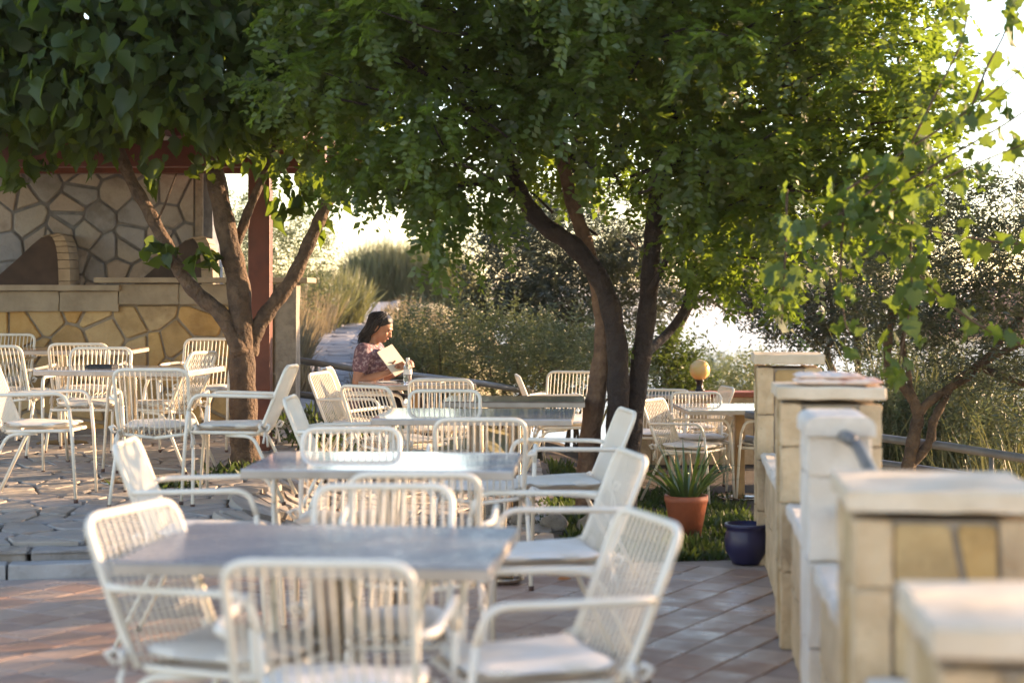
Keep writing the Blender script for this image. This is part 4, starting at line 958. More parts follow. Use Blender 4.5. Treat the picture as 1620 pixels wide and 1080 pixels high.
for k in range(5):
    a = R(188 + k * 18.5); x, y = 0.58 + 0.72 * math.cos(a), 11.0 + 0.72 * math.sin(a)
    s_ = rr.uniform(0.08, 0.12)
    bm = bmesh.new(); bmesh.ops.create_icosphere(bm, subdivisions=2, radius=1)
    for v in bm.verts:
        q = v.co; v.co = Vector((q.x * s_, q.y * s_ * 0.8, q.z * s_ * 0.8)) * (1 + 0.22 * math.sin(q.x * 3 + k) * math.sin(q.y * 4 + k * 2) + rr.uniform(-.16, .16))
    me = bpy.data.meshes.new('rock'); bm.to_mesh(me); bm.free(); me.materials.append(M['pilaster'])
    o = obj_from('rock', me, None, (x, y, s_ * 0.45)); o.rotation_euler = (0, 0, rr.uniform(0, 6)); tag(o, ('leftmost', 'second from left', 'middle', 'second from right', 'rightmost')[k] + ' rough rock of the five below the central trunks', 'rock', 'rocks ringing the central tree')
# weeds at the mulberry foot
C = []; 
for (x, y, s_) in ((-1.88, 11.75, .22), (-2.2, 11.0, .16), (-1.75, 11.85, .2), (-1.55, 13.2, .25), (-1.65, 13.6, .25), (-1.45, 13.9, .2)):
    for _ in range(110): C.append((x + random.gauss(0, s_ * .6), y + random.gauss(0, s_ * .5), plaza_z(x, y) - 0.01 + (random.random() * .25 if y > 13 else 0)))
C = np.array(C); n = len(C); T = unit(np.stack([rng.normal(scale=.7, size=n), rng.normal(scale=.7, size=n), np.ones(n)], 1))
o = obj_from('weeds', leaf_mesh('weeds', C, T, rand_dirs(n), rng.uniform(.05, .13, n), rng.uniform(.015, .04, n), LEAF_RHOMB, M['leaf_grass'])); tag(o, 'weeds sprouting between the paving stones', 'weeds', kind='stuff')

# ------------------------------------------------------------------ tables
def table(x, y, z, wd, dp, rz, label, top='slab', col='steel', round_base=True, group='terrace tables'):
    t = empty('cafe_table', (x, y, z), R(rz), label, 'table', group)
    MB().box((0, 0, 0.731), (wd, dp, 0.030), bev=0.004).build('edge_band', M['slab_edge'], t)
    MB().box((0, 0, 0.749), (wd - 0.004, dp - 0.004, 0.008), bev=0.002).build('table_top', M[top], t)
    if col == 'steel':
        MB().lathe([(0.043, 0.02), (0.043, 0.70)], 24).build('column', M['steel'], t)
    else:
        MB().box((0, 0, 0.36), (0.075, 0.075, 0.68), bev=0.006).build('column', M[col], t)
    MB().box((0, 0, 0.7075), (0.34, 0.34, 0.015)).build('mount_plate', M['steel'], t)
    MB().lathe([(0.0, 0.0), (0.21, 0.0), (0.21, 0.008), (0.19, 0.016), (0.06, 0.024), (0.0, 0.026)], 32).build('base_plate', M['steel'], t)
    return t
T1 = table(-0.515, 4.80, -0.012, 1.0, 0.75, -6, 'nearest blurred grey stone topped table in the foreground', top='slab_matte')
T2 = table(-0.51, 7.02, 0, 1.07, 0.75, -3, 'pale shiny topped table second from the camera')
T3 = table(-0.20, 9.72, 0, 1.10, 0.85, -3, 'half white half grey shiny table third from the camera')
T9 = table(0.02, 11.05, 0, 0.90, 0.62, -2, 'thin brownish table just left of the central trunks', top='slab_brown')
T8 = table(-0.75, 13.05, 0, 0.74, 0.74, 22, 'table with open papers and bottle where the woman reads', col='wood')
T4 = table(-2.52, 11.3, plaza_z(-2.5, 11.3), 1.04, 0.76, -8, 'grey table on the stone paving with a black wallet on it')
T7 = table(-3.55, 13.5, plaza_z(-3.5, 13.5), 1.2, 0.75, 0, 'pale brown table close to the stone bar', top='slab_brown')
T6 = table(1.90, 14.25, -0.27, 1.0, 0.85, 3, 'white topped table behind the farthest pillar', col='wood')
T5 = table(1.50, 16.2, -0.27, 0.62, 0.60, 6, 'small white table left of the globe lamp')

# ------------------------------------------------------------------ chairs
def bend(pts, r=0.05, k=5):
    """polyline with rounded corners"""
    pts = [Vector(p) for p in pts]; out = [pts[0]]
    for a, b, c in zip(pts[:-2], pts[1:-1], pts[2:]):
        u, v = (a - b), (c - b); ru = min(r, u.length * .45); rv = min(r, v.length * .45)
        p, q = b + u.normalized() * ru, b + v.normalized() * rv
        for i in range(k + 1):
            t = i / k; out.append(p * (1 - t) ** 2 + b * 2 * t * (1 - t) + q * t * t)
    out.append(pts[-1]); return out
TUBE = 0.0115
def back_y(z): return -0.195 - (z - 0.44) * 0.40
CH = {}
h0, top = 0.205, 0.822
pts = [(-h0, -0.18, 0.425), (-h0 - .008, back_y(0.5), 0.5), (-0.218, back_y(top), top), (0.218, back_y(top), top), (h0 + .008, back_y(0.5), 0.5), (h0, -0.18, 0.425)]
CH['back_frame'] = MB().tube(bend(pts, 0.065, 6), TUBE, 10).mesh('back_frame', M['metal_white'])
pts = [(0, -0.18, 0.40), (-0.20, -0.18, 0.425), (-0.225, 0.215, 0.43), (0.225, 0.215, 0.43), (0.20, -0.18, 0.425), (0, -0.18, 0.40)]
CH['seat_frame'] = MB().tube(bend(pts, 0.05, 5), TUBE * .95, 10).mesh('seat_frame', M['metal_white'])
za = 0.655
for s, nm in ((-1, 'arm_l'), (1, 'arm_r')):
    pts = [(s * 0.214, back_y(0.64) + .004, 0.64), (s * 0.262, back_y(0.64) + 0.05, 0.645), (s * 0.272, 0.20, za), (s * 0.268, 0.232, 0.56)]
    CH[nm] = MB().tube(bend(pts, 0.06, 6), TUBE, 10).mesh('arm', M['metal_white'])
    CH['leg_f' + nm] = MB().tube([(s * 0.268, 0.232, 0.561), (s * 0.262, 0.248, 0.40), (s * 0.255, 0.272, 0.012)], [TUBE, TUBE, TUBE * .8], 10).mesh('leg', M['metal_white'])
    CH['leg_r' + nm] = MB().tube(bend([(s * 0.19, 0.02, 0.412), (s * 0.225, -0.15, 0.405), (s * 0.245, -0.34, 0.012)], 0.05, 5), TUBE * .95, 10).mesh('leg', M['metal_white'])
CH['foot'] = MB().lathe([(0, 0), (0.013, 0), (0.013, 0.022), (0.0, 0.024)], 10).mesh('foot_cap', M['foot'])
rp_ = [(0, back_y(0.815), 0.815), (0, back_y(0.6), 0.6), (0, back_y(0.47), 0.47), (0, -0.185, 0.425), (0, -0.12, 0.405), (0, 0.05, 0.418), (0, 0.212, 0.43)]
CH['rod'] = MB().tube(catmull(rp_, 3), 0.004, 6, cap=False).mesh('rod', M['metal_white'])
def cushion_mesh():
    bm = bmesh.new(); n = 12
    for top_ in (1, 0):
        for j in range(n + 1):
            for i in range(n + 1):
                u, v = i / n * 2 - 1, j / n * 2 - 1
                # rounded square
                k = 1 - 0.10 * (abs(u) ** 6) * (abs(v) ** 6)
                edge = (1 - max(abs(u), abs(v)) ** 6)
                x, y = u * 0.205 * k, v * 0.205 * k + 0.01
                z = 0.463 + (0.022 * edge + 0.004 * math.sin(u * 5 + v * 3) if top_ else -0.024 * edge)
                z += 0.012 * (abs(u * v) ** 3)
                bm.verts.new((x, y, z))
    bm.verts.ensure_lookup_table(); m1 = (n + 1) ** 2
    for j in range(n):
        for i in range(n):
            a = j * (n + 1) + i
            bm.faces.new([bm.verts[q] for q in (a, a + 1, a + n + 2, a + n + 1)])
            bm.faces.new([bm.verts[q + m1] for q in (a, a + n + 1, a + n + 2, a + 1)])
    bmesh.ops.remove_doubles(bm, verts=bm.verts, dist=0.0015)
    for f in bm.faces: f.smooth = True
    me = bpy.data.meshes.new('cushion'); bm.to_mesh(me); bm.free(); me.materials.append(M['cushion']); return me
CH['cushion'] = cushion_mesh()
def tie_mesh(s):
    mb = MB(); c = Vector((s * 0.215, -0.215, 0.445))
    for k in range(2):
        d = Vector((s * (0.03 + .015 * k), -0.03 + .05 * k, 0.02)); 
        mb.tube([c, c + d * .7 + Vector((0, 0, .018)), c + d * 1.2, c + d * .8 - Vector((0, 0, .02)), c], [0.004, 0.010, 0.011, 0.009, 0.004], 6)
    mb.tube([c, c + Vector((s * .01, -.015, -.05)), c + Vector((s * .005, -.02, -.10))], [0.004, 0.006, 0.008], 6)
    mb.tube([c, c + Vector((s * .02, 0, -.045)), c + Vector((s * .025, .005, -.08))], [0.004, 0.006, 0.007], 6)
    mb.tube([c, Vector((s * 0.19, -0.18, 0.462))], 0.004, 6); return mb.mesh('tie', M['cushion'])
CH['tie_l'], CH['tie_r'] = tie_mesh(-1), tie_mesh(1)
NROD = 13
chairs = []
def chair(xb, yb, rz, label, group, from_back=True):
    a = R(rz); f = Vector((-math.sin(a), math.cos(a), 0)); p = Vector((xb, yb, 0))
    if from_back: p += f * 0.36
    p.z = plaza_z(p.x, p.y) + 0.004 if (p.y > tile_edge(p.x) + 0.1 and p.x < 0.25) else (0.008 if p.y < 9.5 else rear_z(p.x, p.y))
    t = empty('wire_chair', p, a, label, 'chair', group)
    if p.x < -1.62: t.rotation_euler = Euler((0.025 * math.cos(a), -0.025 * math.sin(-a), a))
    obj_from('back_frame', CH['back_frame'], t); obj_from('seat_frame', CH['seat_frame'], t)
    for k in ('arm_l', 'arm_r'):
        obj_from('arm', CH[k], t)
        s = -1 if k == 'arm_l' else 1
        lf = obj_from('leg', CH['leg_f' + k], t); obj_from('foot_cap', CH['foot'], lf, (s * 0.255, 0.272, 0))
        lr = obj_from('leg', CH['leg_r' + k], t); obj_from('foot_cap', CH['foot'], lr, (s * 0.245, -0.34, 0))
    for i in range(NROD):
        obj_from('rod', CH['rod'], t, ((i - (NROD - 1) / 2) * 0.0312, 0, 0))
    c = obj_from('seat_cushion', CH['cushion'], t); c.rotation_euler = (0, 0, random.uniform(-.04, .04))
    obj_from('tie', CH['tie_l'], c); obj_from('tie', CH['tie_r'], c)
    chairs.append(t); return t
G1, G2, G3, G4, G5, G6 = 'chairs around the nearest table', 'chairs around the second table', 'chairs around the third table', 'chairs around the paving tables', 'chairs around the reading table', 'chairs around the tables behind the pillars'
chair(-0.444, 3.87, -3, 'nearest chair, its back to us in front of the grey table', G1)
chair(-1.10, 4.87, -112, 'blurred chair left of the nearest table, turned half towards us', G1)
chair(-0.406, 5.42, 180, 'chair on the far side of the nearest table facing us', G1)
chair(0.39, 4.68, 108, 'chair right of the nearest table with its seat pad in full view', G1)
chair(-0.328, 5.74, 0, 'chair on the near side of the second table, its back to us', G2)
chair(-1.60, 7.0, -90, 'chair seen edge-on left of the second table', G2)
chair(0.47, 6.50, 101, 'chair right of the second table', G2)
chair(-0.72, 7.68, 180, 'chair on the far side of the second table facing us', G2)
chair(-0.152, 8.2, 0, 'chair on the near side of the third table, its back to us', G3)
chair(-1.29, 9.8, -92, 'chair seen edge-on left of the third table', G3)
chair(0.61, 8.85, 98, 'chair right of the third table in front of the central trunks', G3)
chair(-0.41, 10.45, 178, 'chair on the far side of the third table facing us', G3)
chair(-0.49, 11.7, 0, 'chair at the reading table with its back to us', G5)
chair(-0.95, 10.9, -38, 'small turned chair in front of the reading woman', G5)
chair(-1.45, 12.7, -105, 'golden lit empty chair left of the reading woman', G5)
WC = chair(-1.125, 13.42, -97, 'chair the woman sits on', G5, False)
chair(0.52, 14.4, 168, 'chair facing us behind the central trunks', G5)
chair(0.03, 13.4, -86, 'chair seen edge-on at the brownish table left of the trunks', G5)
chair(1.15, 14.1, -120, 'chair right of the trunks with curved wire back above the strap leaved plant', G6)
chair(1.62, 15.05, 180, 'chair on the far side of the white table behind the pillar', G6)
chair(1.40, 15.5, 165, 'chair directly left of the white table behind the pillar', G6)
chair(2.02, 15.9, 100, 'leaning backed chair right below the globe lamp', G6)
chair(2.46, 14.25, 92, 'chair half hidden by the farthest pillar', G6)
chair(-2.14, 10.1, 3, 'chair with its back to us in front of the grey paving table', G4)
chair(-1.33, 10.4, 88, 'chair right of the grey paving table in front of the mulberry trunk', G4)
chair(-3.25, 10.5, -90, 'chair cropped by the left edge beside the grey paving table', G4)
chair(-2.95, 12.3, 180, 'chair on the far side of the grey paving table facing us', G4)
chair(-3.25, 12.78, 4, 'chair with its back to us at the pale brown table', G4)
chair(-4.18, 14.22, 180, 'chair between the pale brown table and the bar at the left edge', G4)
chair(-3.80, 12.5, -8, 'chair at the far left edge beside the pale brown table', G4)
chair(-2.36, 13.5, 176, 'chair standing against the bar left of the mulberry trunk', G4)
chair(-2.12, 11.75, 75, 'chair seen edge-on at the right end of the grey paving table', G4)

# ------------------------------------------------------------------ pots, lamp, small things
def pot(name, loc, prof, m, label):
    t = empty(name, loc, 0, label, 'pot'); MB().lathe(prof, 32).build('body', M[m], t); return t
p = pot('terracotta_pot', W(1089, 852, 10.0) + Vector((0, 0.12, 0)), [(0, 0), (0.085, 0), (0.125, 0.205), (0.130, 0.21), (0.130, 0.245), (0.116, 0.245), (0.112, 0.21), (0, 0.205)], 'terracotta', 'orange terracotta pot with strap leaved plant'); p.location.z = -0.004
MB().lathe([(0.0, 0.212), (0.113, 0.212)], 24).build('soil', M['soil'], p)
n = 64; a = rng.uniform(0, 2 * np.pi, n); C = np.stack([0.05 * np.cos(a), 0.05 * np.sin(a), np.full(n, 0.2)], 1)
plant = empty('strap_leaved_plant', p.location + Vector((0, 0, 0.2)), 0, 'spiky green strap leaved plant in the terracotta pot', 'plant')
for i in range(n):
    out = random.uniform(0.25, 1.6); l = random.uniform(0.28, 0.52); d = Vector((math.cos(a[i]), math.sin(a[i]), 0)); sd_ = Vector((-d.y, d.x, 0)); wl_ = random.uniform(.006, .012)
    vs = []; k = 6
    for j in range(k + 1):
        t = j / k; q = Vector((C[i][0], C[i][1], 0)) + d * (l * out * t * .55 + .05 * t) + Vector((0, 0, l * t * (1 - 0.42 * out * t)))
        wj = wl_ * (1 - t ** 2.2) + 0.0006; vs += [q - sd_ * wj, q - Vector((0, 0, wj * .35)), q + sd_ * wj]
    mb = MB(); mb.add(vs, [f for j in range(k) for f in ((3 * j, 3 * j + 1, 3 * j + 4, 3 * j + 3), (3 * j + 1, 3 * j + 2, 3 * j + 5, 3 * j + 4))], True)
    o = mb.build('leaf', M['leaf_aloe'], plant); at = o.data.attributes.new('tint', 'FLOAT', 'POINT'); at.data.foreach_set('value', [random.random()] * len(vs))
b = pot('blue_pot', W(1185, 897, 8.96) + Vector((0, 0.10, 0)), [(0, 0), (0.075, 0), (0.083, 0.02), (0.112, 0.07), (0.118, 0.12), (0.108, 0.17), (0.104, 0.185), (0.116, 0.195), (0.118, 0.21), (0.106, 0.212), (0.100, 0.19), (0.0, 0.16)], 'blue_glaze', 'dark blue glazed pot at the foot of the farthest pillar'); b.location.z = 0.006; b.location.x -= 0.0
MB().lathe([(0.0, 0.18), (0.1, 0.18)], 24).build('soil', M['soil'], b)
lm = empty('globe_lamp', (W(1107, 618, 17.0).x, 17.0, 0.451), 0, 'amber globe lamp on a short black post', 'lamp')
MB().lathe([(0, 0), (0.05, 0), (0.05, 0.018), (0.033, 0.025), (0.033, 0.09), (0.042, 0.10), (0.042, 0.115), (0, 0.117)], 20).build('lamp_post', M['black'], lm)
MB().lathe([(0.102 * math.sin(t), 0.212 - 0.102 * math.cos(t)) for t in np.linspace(0.02, math.pi - 0.001, 18)], 28).build('globe', M['globe'], lm)

# folded towel on pillar cap
def towel():
    bm = bmesh.new(); nx_, ny_ = 40, 22
    for (x0_, x1_, y0_, y1_, za_, th_) in ((-.175, .175, -.11, .11, 0.0, 0.030), (-.172, .10, -.105, .10, 0.026, 0.020)):
        idx = []
        for j in range(ny_ + 1):
            for i in range(nx_ + 1):
                u, v = i / nx_ * 2 - 1, j / ny_ * 2 - 1
                e = (1 - abs(u) ** 5) ** .5 * (1 - abs(v) ** 5) ** .5
                wv = 0.004 * math.sin(u * 6 + v * 2) + 0.003 * math.sin(v * 9 + u * 3) + 0.0025 * math.sin(u * 17 + v * 5)
                idx.append((bm.verts.new((x0_ + (u + 1) / 2 * (x1_ - x0_), y0_ + (v + 1) / 2 * (y1_ - y0_), za_ + th_ * (.5 + .5 * e) + wv * e)), bm.verts.new((x0_ + (u + 1) / 2 * (x1_ - x0_), y0_ + (v + 1) / 2 * (y1_ - y0_), za_ + th_ * (.5 - .5 * e)))))
        for j in range(ny_):
            for i in range(nx_):
                a_ = j * (nx_ + 1) + i; ks = (a_, a_ + 1, a_ + nx_ + 2, a_ + nx_ + 1)
                f = bm.faces.new([idx[k][0] for k in ks]); f.smooth = True
                f = bm.faces.new([idx[k][1] for k in ks[::-1]]); f.smooth = True
    bmesh.ops.remove_doubles(bm, verts=bm.verts, dist=0.0008)
    me = bpy.data.meshes.new('folded_towel'); bm.to_mesh(me); bm.free(); me.materials.append(M['pinkcloth']); return me
yt = 6.99
o = obj_from('folded_towel', towel(), None, (wall_x(6.87) + 0.225, yt, 1.067)); o.rotation_euler = (0, 0, R(-4)); tag(o, 'folded pinkish white towel on the pillar cap', 'towel')

# black wallet on the paving table, dish and leaf on the floor
tz = plaza_z(-2.5, 11.3) + 0.753
x_, y_ = W(158, 0, 11.2).x, 11.25
t = empty('black_wallet', (x_, y_, tz), R(-8), 'flat black bill folder on the grey paving table', 'bill folder')
MB().box((0, 0, 0.008), (0.19, 0.12, 0.014), bev=0.004).build('cover', M['black'], t); MB().box((0.005, 0, 0.020), (0.18, 0.115, 0.009), bev=0.003).build('flap', M['black'], t)
d_ = W(796, 922, 8.45)
t = MB().lathe([(0, 0.004), (0.07, 0.004), (0.085, 0.012), (0.105, 0.03), (0.108, 0.03), (0.09, 0.006), (0.072, 0.0), (0, 0.0)], 28).build('metal_dish', M['steel'], None, (d_.x, d_.y, 0.008)); tag(t, 'shallow metal dish on the tiles under the chairs', 'dish')
lf_ = W(882, 921, 8.5); o = obj_from('fallen_leaf', leaf_mesh('fallen_leaf', np.zeros((1, 3)), np.array([[1.0, .2, .1]]), np.array([[0, -.3, 1.0]]), 0.075, 0.05, LEAF_HEX, M['orange_leaf'])); o.location = (lf_.x, lf_.y, 0.014); tag(o, 'curled orange fallen leaf on the tiles', 'leaf')

# ------------------------------------------------------------------ reading woman
def skin_mesh(nodes, edges, sub=2):
    """closed tapered capsules along the skeleton; merge() fuses them into one skin"""
    bm = bmesh.new()
    def rr_(k): r_ = nodes[k][1]; return r_ if hasattr(r_, '__len__') else (r_, r_)
    for k in nodes:
        r_ = rr_(k); m_ = min(r_)
        bmesh.ops.create_icosphere(bm, subdivisions=2, radius=1, matrix=Matrix.Translation(nodes[k][0]) @ Matrix.Diagonal((r_[0], r_[1], m_, 1)))
    for a_, b_ in edges:
        p, q = Vector(nodes[a_][0]), Vector(nodes[b_][0]); t = (q - p).normalized(); ra, rb_ = rr_(a_), rr_(b_)
        if abs(t.z) > 0.75 or ra[0] != ra[1]: u, v = Vector((1, 0, 0)), Vector((0, 1, 0))
        else: u, v = t.orthogonal().normalized(), None
        u = (u - t * u.dot(t)).normalized(); v = t.cross(u) if v is None else (v - t * v.dot(t) - u * v.dot(u)).normalized()
        rings = []
        for i in range(7):
            f = i / 6; c = p.lerp(q, f); r0 = ra[0] + (rb_[0] - ra[0]) * f; r1 = ra[1] + (rb_[1] - ra[1]) * f
            rings.append([bm.verts.new(c + u * r0 * math.cos(x) + v * r1 * math.sin(x)) for x in np.linspace(0, 2 * math.pi, 16, endpoint=False)])
        for A_, B_ in zip(rings[:-1], rings[1:]):
            for i in range(16): bm.faces.new((A_[i], A_[(i + 1) % 16], B_[(i + 1) % 16], B_[i]))
        bm.faces.new(rings[0][::-1]); bm.faces.new(rings[-1])
    bmesh.ops.recalc_face_normals(bm, faces=bm.faces)
    me = bpy.data.meshes.new('tmp'); bm.to_mesh(me); bm.free(); return me
def merge(meshes, voxel, name, m, smooth_it=6):
    bm = bmesh.new()
    for q in meshes: bm.from_mesh(q)
    me = bpy.data.meshes.new('tmp'); bm.to_mesh(me); bm.free()
    ob = bpy.data.objects.new('tmp', me); COL.objects.link(ob)
    rm = ob.modifiers.new('r', 'REMESH'); rm.mode = 'VOXEL'; rm.voxel_size = voxel; rm.use_smooth_shade = True
    if smooth_it: sm = ob.modifiers.new('s', 'SMOOTH'); sm.iterations = smooth_it; sm.factor = 0.5
    dg = bpy.context.evaluated_depsgraph_get(); dg.update()
    m2 = bpy.data.meshes.new_from_object(ob.evaluated_get(dg)); bpy.data.objects.remove(ob); m2.name = name
    m2.materials.clear(); m2.materials.append(m)
    m2.polygons.foreach_set('use_smooth', [True] * len(m2.polygons)); return m2
def ell(c, r, rot=(0, 0, 0), sub=3):
    bm = bmesh.new(); bmesh.ops.create_icosphere(bm, subdivisions=sub, radius=1)
    Mx = Matrix.Translation(c) @ Euler(rot).to_matrix().to_4x4() @ Matrix.Diagonal((*r, 1))
    bm.transform(Mx); me = bpy.data.meshes.new('e'); bm.to_mesh(me); bm.free(); return me
# local frame: +X is where she faces, seat under the pelvis, floor z=0; camera side is -Y
N_ = {'pel': ((-0.02, 0, 0.56), (0.13, 0.15)), 'wai': ((0.0, 0, 0.72), (0.095, 0.125)), 'che': ((0.02, 0, 0.89), (0.10, 0.145)), 'nb': ((0.02, 0, 1.015), (0.055, 0.075)), 'nk': ((0.045, 0, 1.06), 0.047), 'hd': ((0.075, 0, 1.11), 0.05)}
E_ = [('pel', 'wai'), ('wai', 'che'), ('che', 'nb'), ('nb', 'nk'), ('nk', 'hd')]
arms_ = {-1: ((0.01, -0.165, 0.975), (-0.02, -0.235, 0.735), (0.205, -0.14, 0.81), (0.27, -0.10, 0.845)), 1: ((0.01, 0.165, 0.975), (0.02, 0.235, 0.745), (0.215, 0.10, 0.80), (0.28, 0.07, 0.845))}
for s, (sh, el, wr, hd) in arms_.items():
    N_['sh%d' % s] = (sh, 0.056); N_['ua%d' % s] = (tuple((Vector(sh) + Vector(el)) / 2), 0.047); N_['el%d' % s] = (el, 0.038); N_['fa%d' % s] = (tuple(Vector(el).lerp(Vector(wr), .4)), 0.036); N_['wr%d' % s] = (wr, 0.024)
    E_ += [('che', 'sh%d' % s), ('sh%d' % s, 'ua%d' % s), ('ua%d' % s, 'el%d' % s), ('el%d' % s, 'fa%d' % s), ('fa%d' % s, 'wr%d' % s)]
    N_['hip%d' % s] = ((0.04, s * 0.085, 0.545), 0.095); N_['th%d' % s] = ((0.25, s * 0.10, 0.545), 0.08); N_['kn%d' % s] = ((0.44, s * 0.10, 0.53), 0.058); N_['ca%d' % s] = ((0.43, s * 0.10, 0.36), 0.056); N_['an%d' % s] = ((0.39, s * 0.10, 0.10), 0.037); N_['he%d' % s] = ((0.385, s * 0.10, 0.05), 0.04); N_['to%d' % s] = ((0.55, s * 0.11, 0.032), 0.03)
    E_ += [('pel', 'hip%d' % s), ('hip%d' % s, 'th%d' % s), ('th%d' % s, 'kn%d' % s), ('kn%d' % s, 'ca%d' % s), ('ca%d' % s, 'an%d' % s), ('an%d' % s, 'he%d' % s), ('he%d' % s, 'to%d' % s)]
parts = [skin_mesh(N_, E_)]
for s, (sh, el, wr, hd) in arms_.items():
    f = (Vector(hd) - Vector(wr)).normalized(); up = Vector((-.25, 0, 1)); up = (up - f * up.dot(f)).normalized(); lat = f.cross(up)
    w0 = Vector(wr); pc = w0 + f * 0.05
    hn = {'w': (tuple(w0 - f * .01), (0.022, 0.026)), 'p': (tuple(pc), (0.016, 0.034)), 'k': (tuple(pc + f * 0.035), (0.014, 0.036))}
    parts.append(skin_mesh(hn, [('w', 'p'), ('p', 'k')]))
    for q, (o_, ln_) in enumerate(((-1.5, .060), (-.5, .070), (.5, .066), (1.5, .052))):
        b_ = pc + f * 0.035 + up * (o_ * -0.017); curl = -s * lat if True else lat
        c1 = b_ + f * ln_ * .45 + lat * (s * -0.004); c2 = c1 + f * ln_ * .25 + lat * (s * -0.024); c3 = c2 - f * ln_ * .05 + lat * (s * -0.022)
        parts.append(skin_mesh({'a': (tuple(b_), .0095), 'b': (tuple(c1), .009), 'c': (tuple(c2), .0085), 'd': (tuple(c3), .008)}, [('a', 'b'), ('b', 'c'), ('c', 'd')], 1))
    tb_ = pc - f * 0.015 + up * 0.028
    parts.append(skin_mesh({'a': (tuple(tb_), .012), 'b': (tuple(tb_ + up * .022 + f * .022 - lat * s * .01), .0105), 'c': (tuple(tb_ + up * .030 + f * .05 - lat * s * .014), .0085)}, [('a', 'b'), ('b', 'c')], 1))
# head, bowed
HC = Vector((0.095, 0, 1.155)); HR = Euler((0, R(24), 0)).to_matrix()
def hp(x, y, z): return HC + HR @ Vector((x, y, z))
hrot = (0, R(24), 0)
parts += [ell(hp(0, 0, 0.02), (0.092, 0.074, 0.090), hrot), ell(hp(0.028, 0, -0.035), (0.062, 0.058, 0.068), hrot), ell(hp(0.055, 0, -0.080), (0.030, 0.030, 0.024), hrot),
          ell(hp(0.093, 0, -0.012), (0.013, 0.010, 0.026), (0, R(4), 0)), ell(hp(0.103, 0, -0.030), (0.013, 0.014, 0.010), hrot), ell(hp(0.083, 0, 0.022), (0.014, 0.048, 0.010), hrot),
          ell(hp(0.080, 0, -0.056), (0.013, 0.024, 0.012), hrot), ell(hp(0.066, 0.034, -0.022), (0.020, 0.020, 0.020), hrot), ell(hp(0.066, -0.034, -0.022), (0.020, 0.020, 0.020), hrot),
          ell(hp(-0.008, 0.075, -0.012), (0.018, 0.009, 0.030), (0, R(10), R(15))), ell(hp(-0.008, -0.075, -0.012), (0.018, 0.009, 0.030), (0, R(10), R(-15)))]
WX, WY = -1.125, 13.40
woman = empty('person', (WX, WY, 0.008 + plaza_z(WX, WY) - 0.012), R(-13), 'woman in floral blouse and black trousers reading a book at the table', 'person')
obj_from('body', merge(parts, 0.0055, 'body', M['skin'], 4), woman)
def inflate(sel, grow):
    nn = {k: (v[0], tuple(r + grow for r in (v[1] if hasattr(v[1], '__len__') else (v[1], v[1])))) for k, v in N_.items() if k in sel}
    return nn, [(a_, b_) for a_, b_ in E_ if a_ in sel and b_ in sel]
sel = {'pel', 'wai', 'che', 'nb', 'sh-1', 'sh1'}
nn, ee = inflate(sel, 0.013)
nn['nb'] = ((0.02, 0, 1.0), (0.062, 0.085))
for s in (-1, 1):
    sh, el = Vector(arms_[s][0]), Vector(arms_[s][1]); nn['sl%d' % s] = (tuple(sh.lerp(el, 0.52)), 0.064); ee.append(('sh%d' % s, 'sl%d' % s))
bust = [ell((0.105, sy * 0.062, 0.875), (0.052, 0.058, 0.058)) for sy in (-1, 1)]
obj_from('blouse', merge([skin_mesh(nn, ee)] + bust, 0.006, 'blouse', M['blouse'], 3), woman)
sel = {'pel'} | {k + str(s) for k in ('hip', 'th', 'kn', 'ca', 'an') for s in (-1, 1)}
nn, ee = inflate(sel, 0.012); obj_from('trousers', merge([skin_mesh(nn, ee)], 0.007, 'trousers', M['trouser'], 3), woman)
for s in (-1, 1):
    sh_ = [ell((0.44, s * 0.105, 0.035), (0.115, 0.042, 0.036)), ell((0.385, s * 0.10, 0.05), (0.045, 0.04, 0.045))]
    obj_from('shoe', merge(sh_, 0.007, 'shoe', M['black'], 2), woman)
hair = [ell(hp(-0.016, 0, 0.045), (0.094, 0.084, 0.080), hrot), ell(hp(-0.048, 0, 0.0), (0.062, 0.082, 0.095), hrot), ell(hp(0.036, 0, 0.078), (0.046, 0.062, 0.030), (0, R(56), 0)),
        ell((0.0, -0.052, 1.085), (0.036, 0.030, 0.088), (0, R(8), 0)), ell((0.0, 0.052, 1.085), (0.036, 0.030, 0.088), (0, R(8), 0)), ell((-0.018, 0, 1.08), (0.040, 0.066, 0.085), (0, R(8), 0)), ell(hp(-0.102, 0, 0.050), (0.026, 0.03, 0.03), hrot)]
obj_from('hair', merge(hair, 0.006, 'hair', M['hair'], 3), woman)
st_ = MB(); rh = random.Random(8)
for k in range(70):                                         # loose strands over the cap of hair
    an = rh.uniform(-2.0, 2.0); yy = math.sin(an); xx = -math.cos(an)
    p0 = hp(-0.01 + rh.uniform(-.02, .03), yy * 0.03, 0.128); p1 = hp(xx * 0.09 - 0.018, yy * 0.088, 0.06 + rh.uniform(-.02, .02)); p2 = hp(xx * 0.085 - 0.03, yy * 0.090, -0.03)
    p3 = Vector((-0.035 + xx * 0.045 + rh.uniform(-.01, .02), yy * 0.078 + rh.uniform(-.012, .012), 1.065 + rh.uniform(-.04, .02)))
    st_.tube(catmull([p0, p1, p2, p3], 4), [0.0045 * (1 - 0.7 * abs(i / 12 - .35)) for i in range(13)], 5)
st_.build('hair_strands', M['hair'], woman)['kind'] = 'stuff'
for s in (-1, 1):
    obj_from('eye', merge([ell(hp(0.082, s * 0.030, 0.004), (0.008, 0.011, 0.005), hrot, 2)], 0.002, 'eye', M['hair'], 0), woman)
    obj_from('eyebrow', merge([ell(hp(0.088, s * 0.030, 0.022), (0.008, 0.019, 0.004), hrot, 2)], 0.002, 'eyebrow', M['hair'], 0), woman)
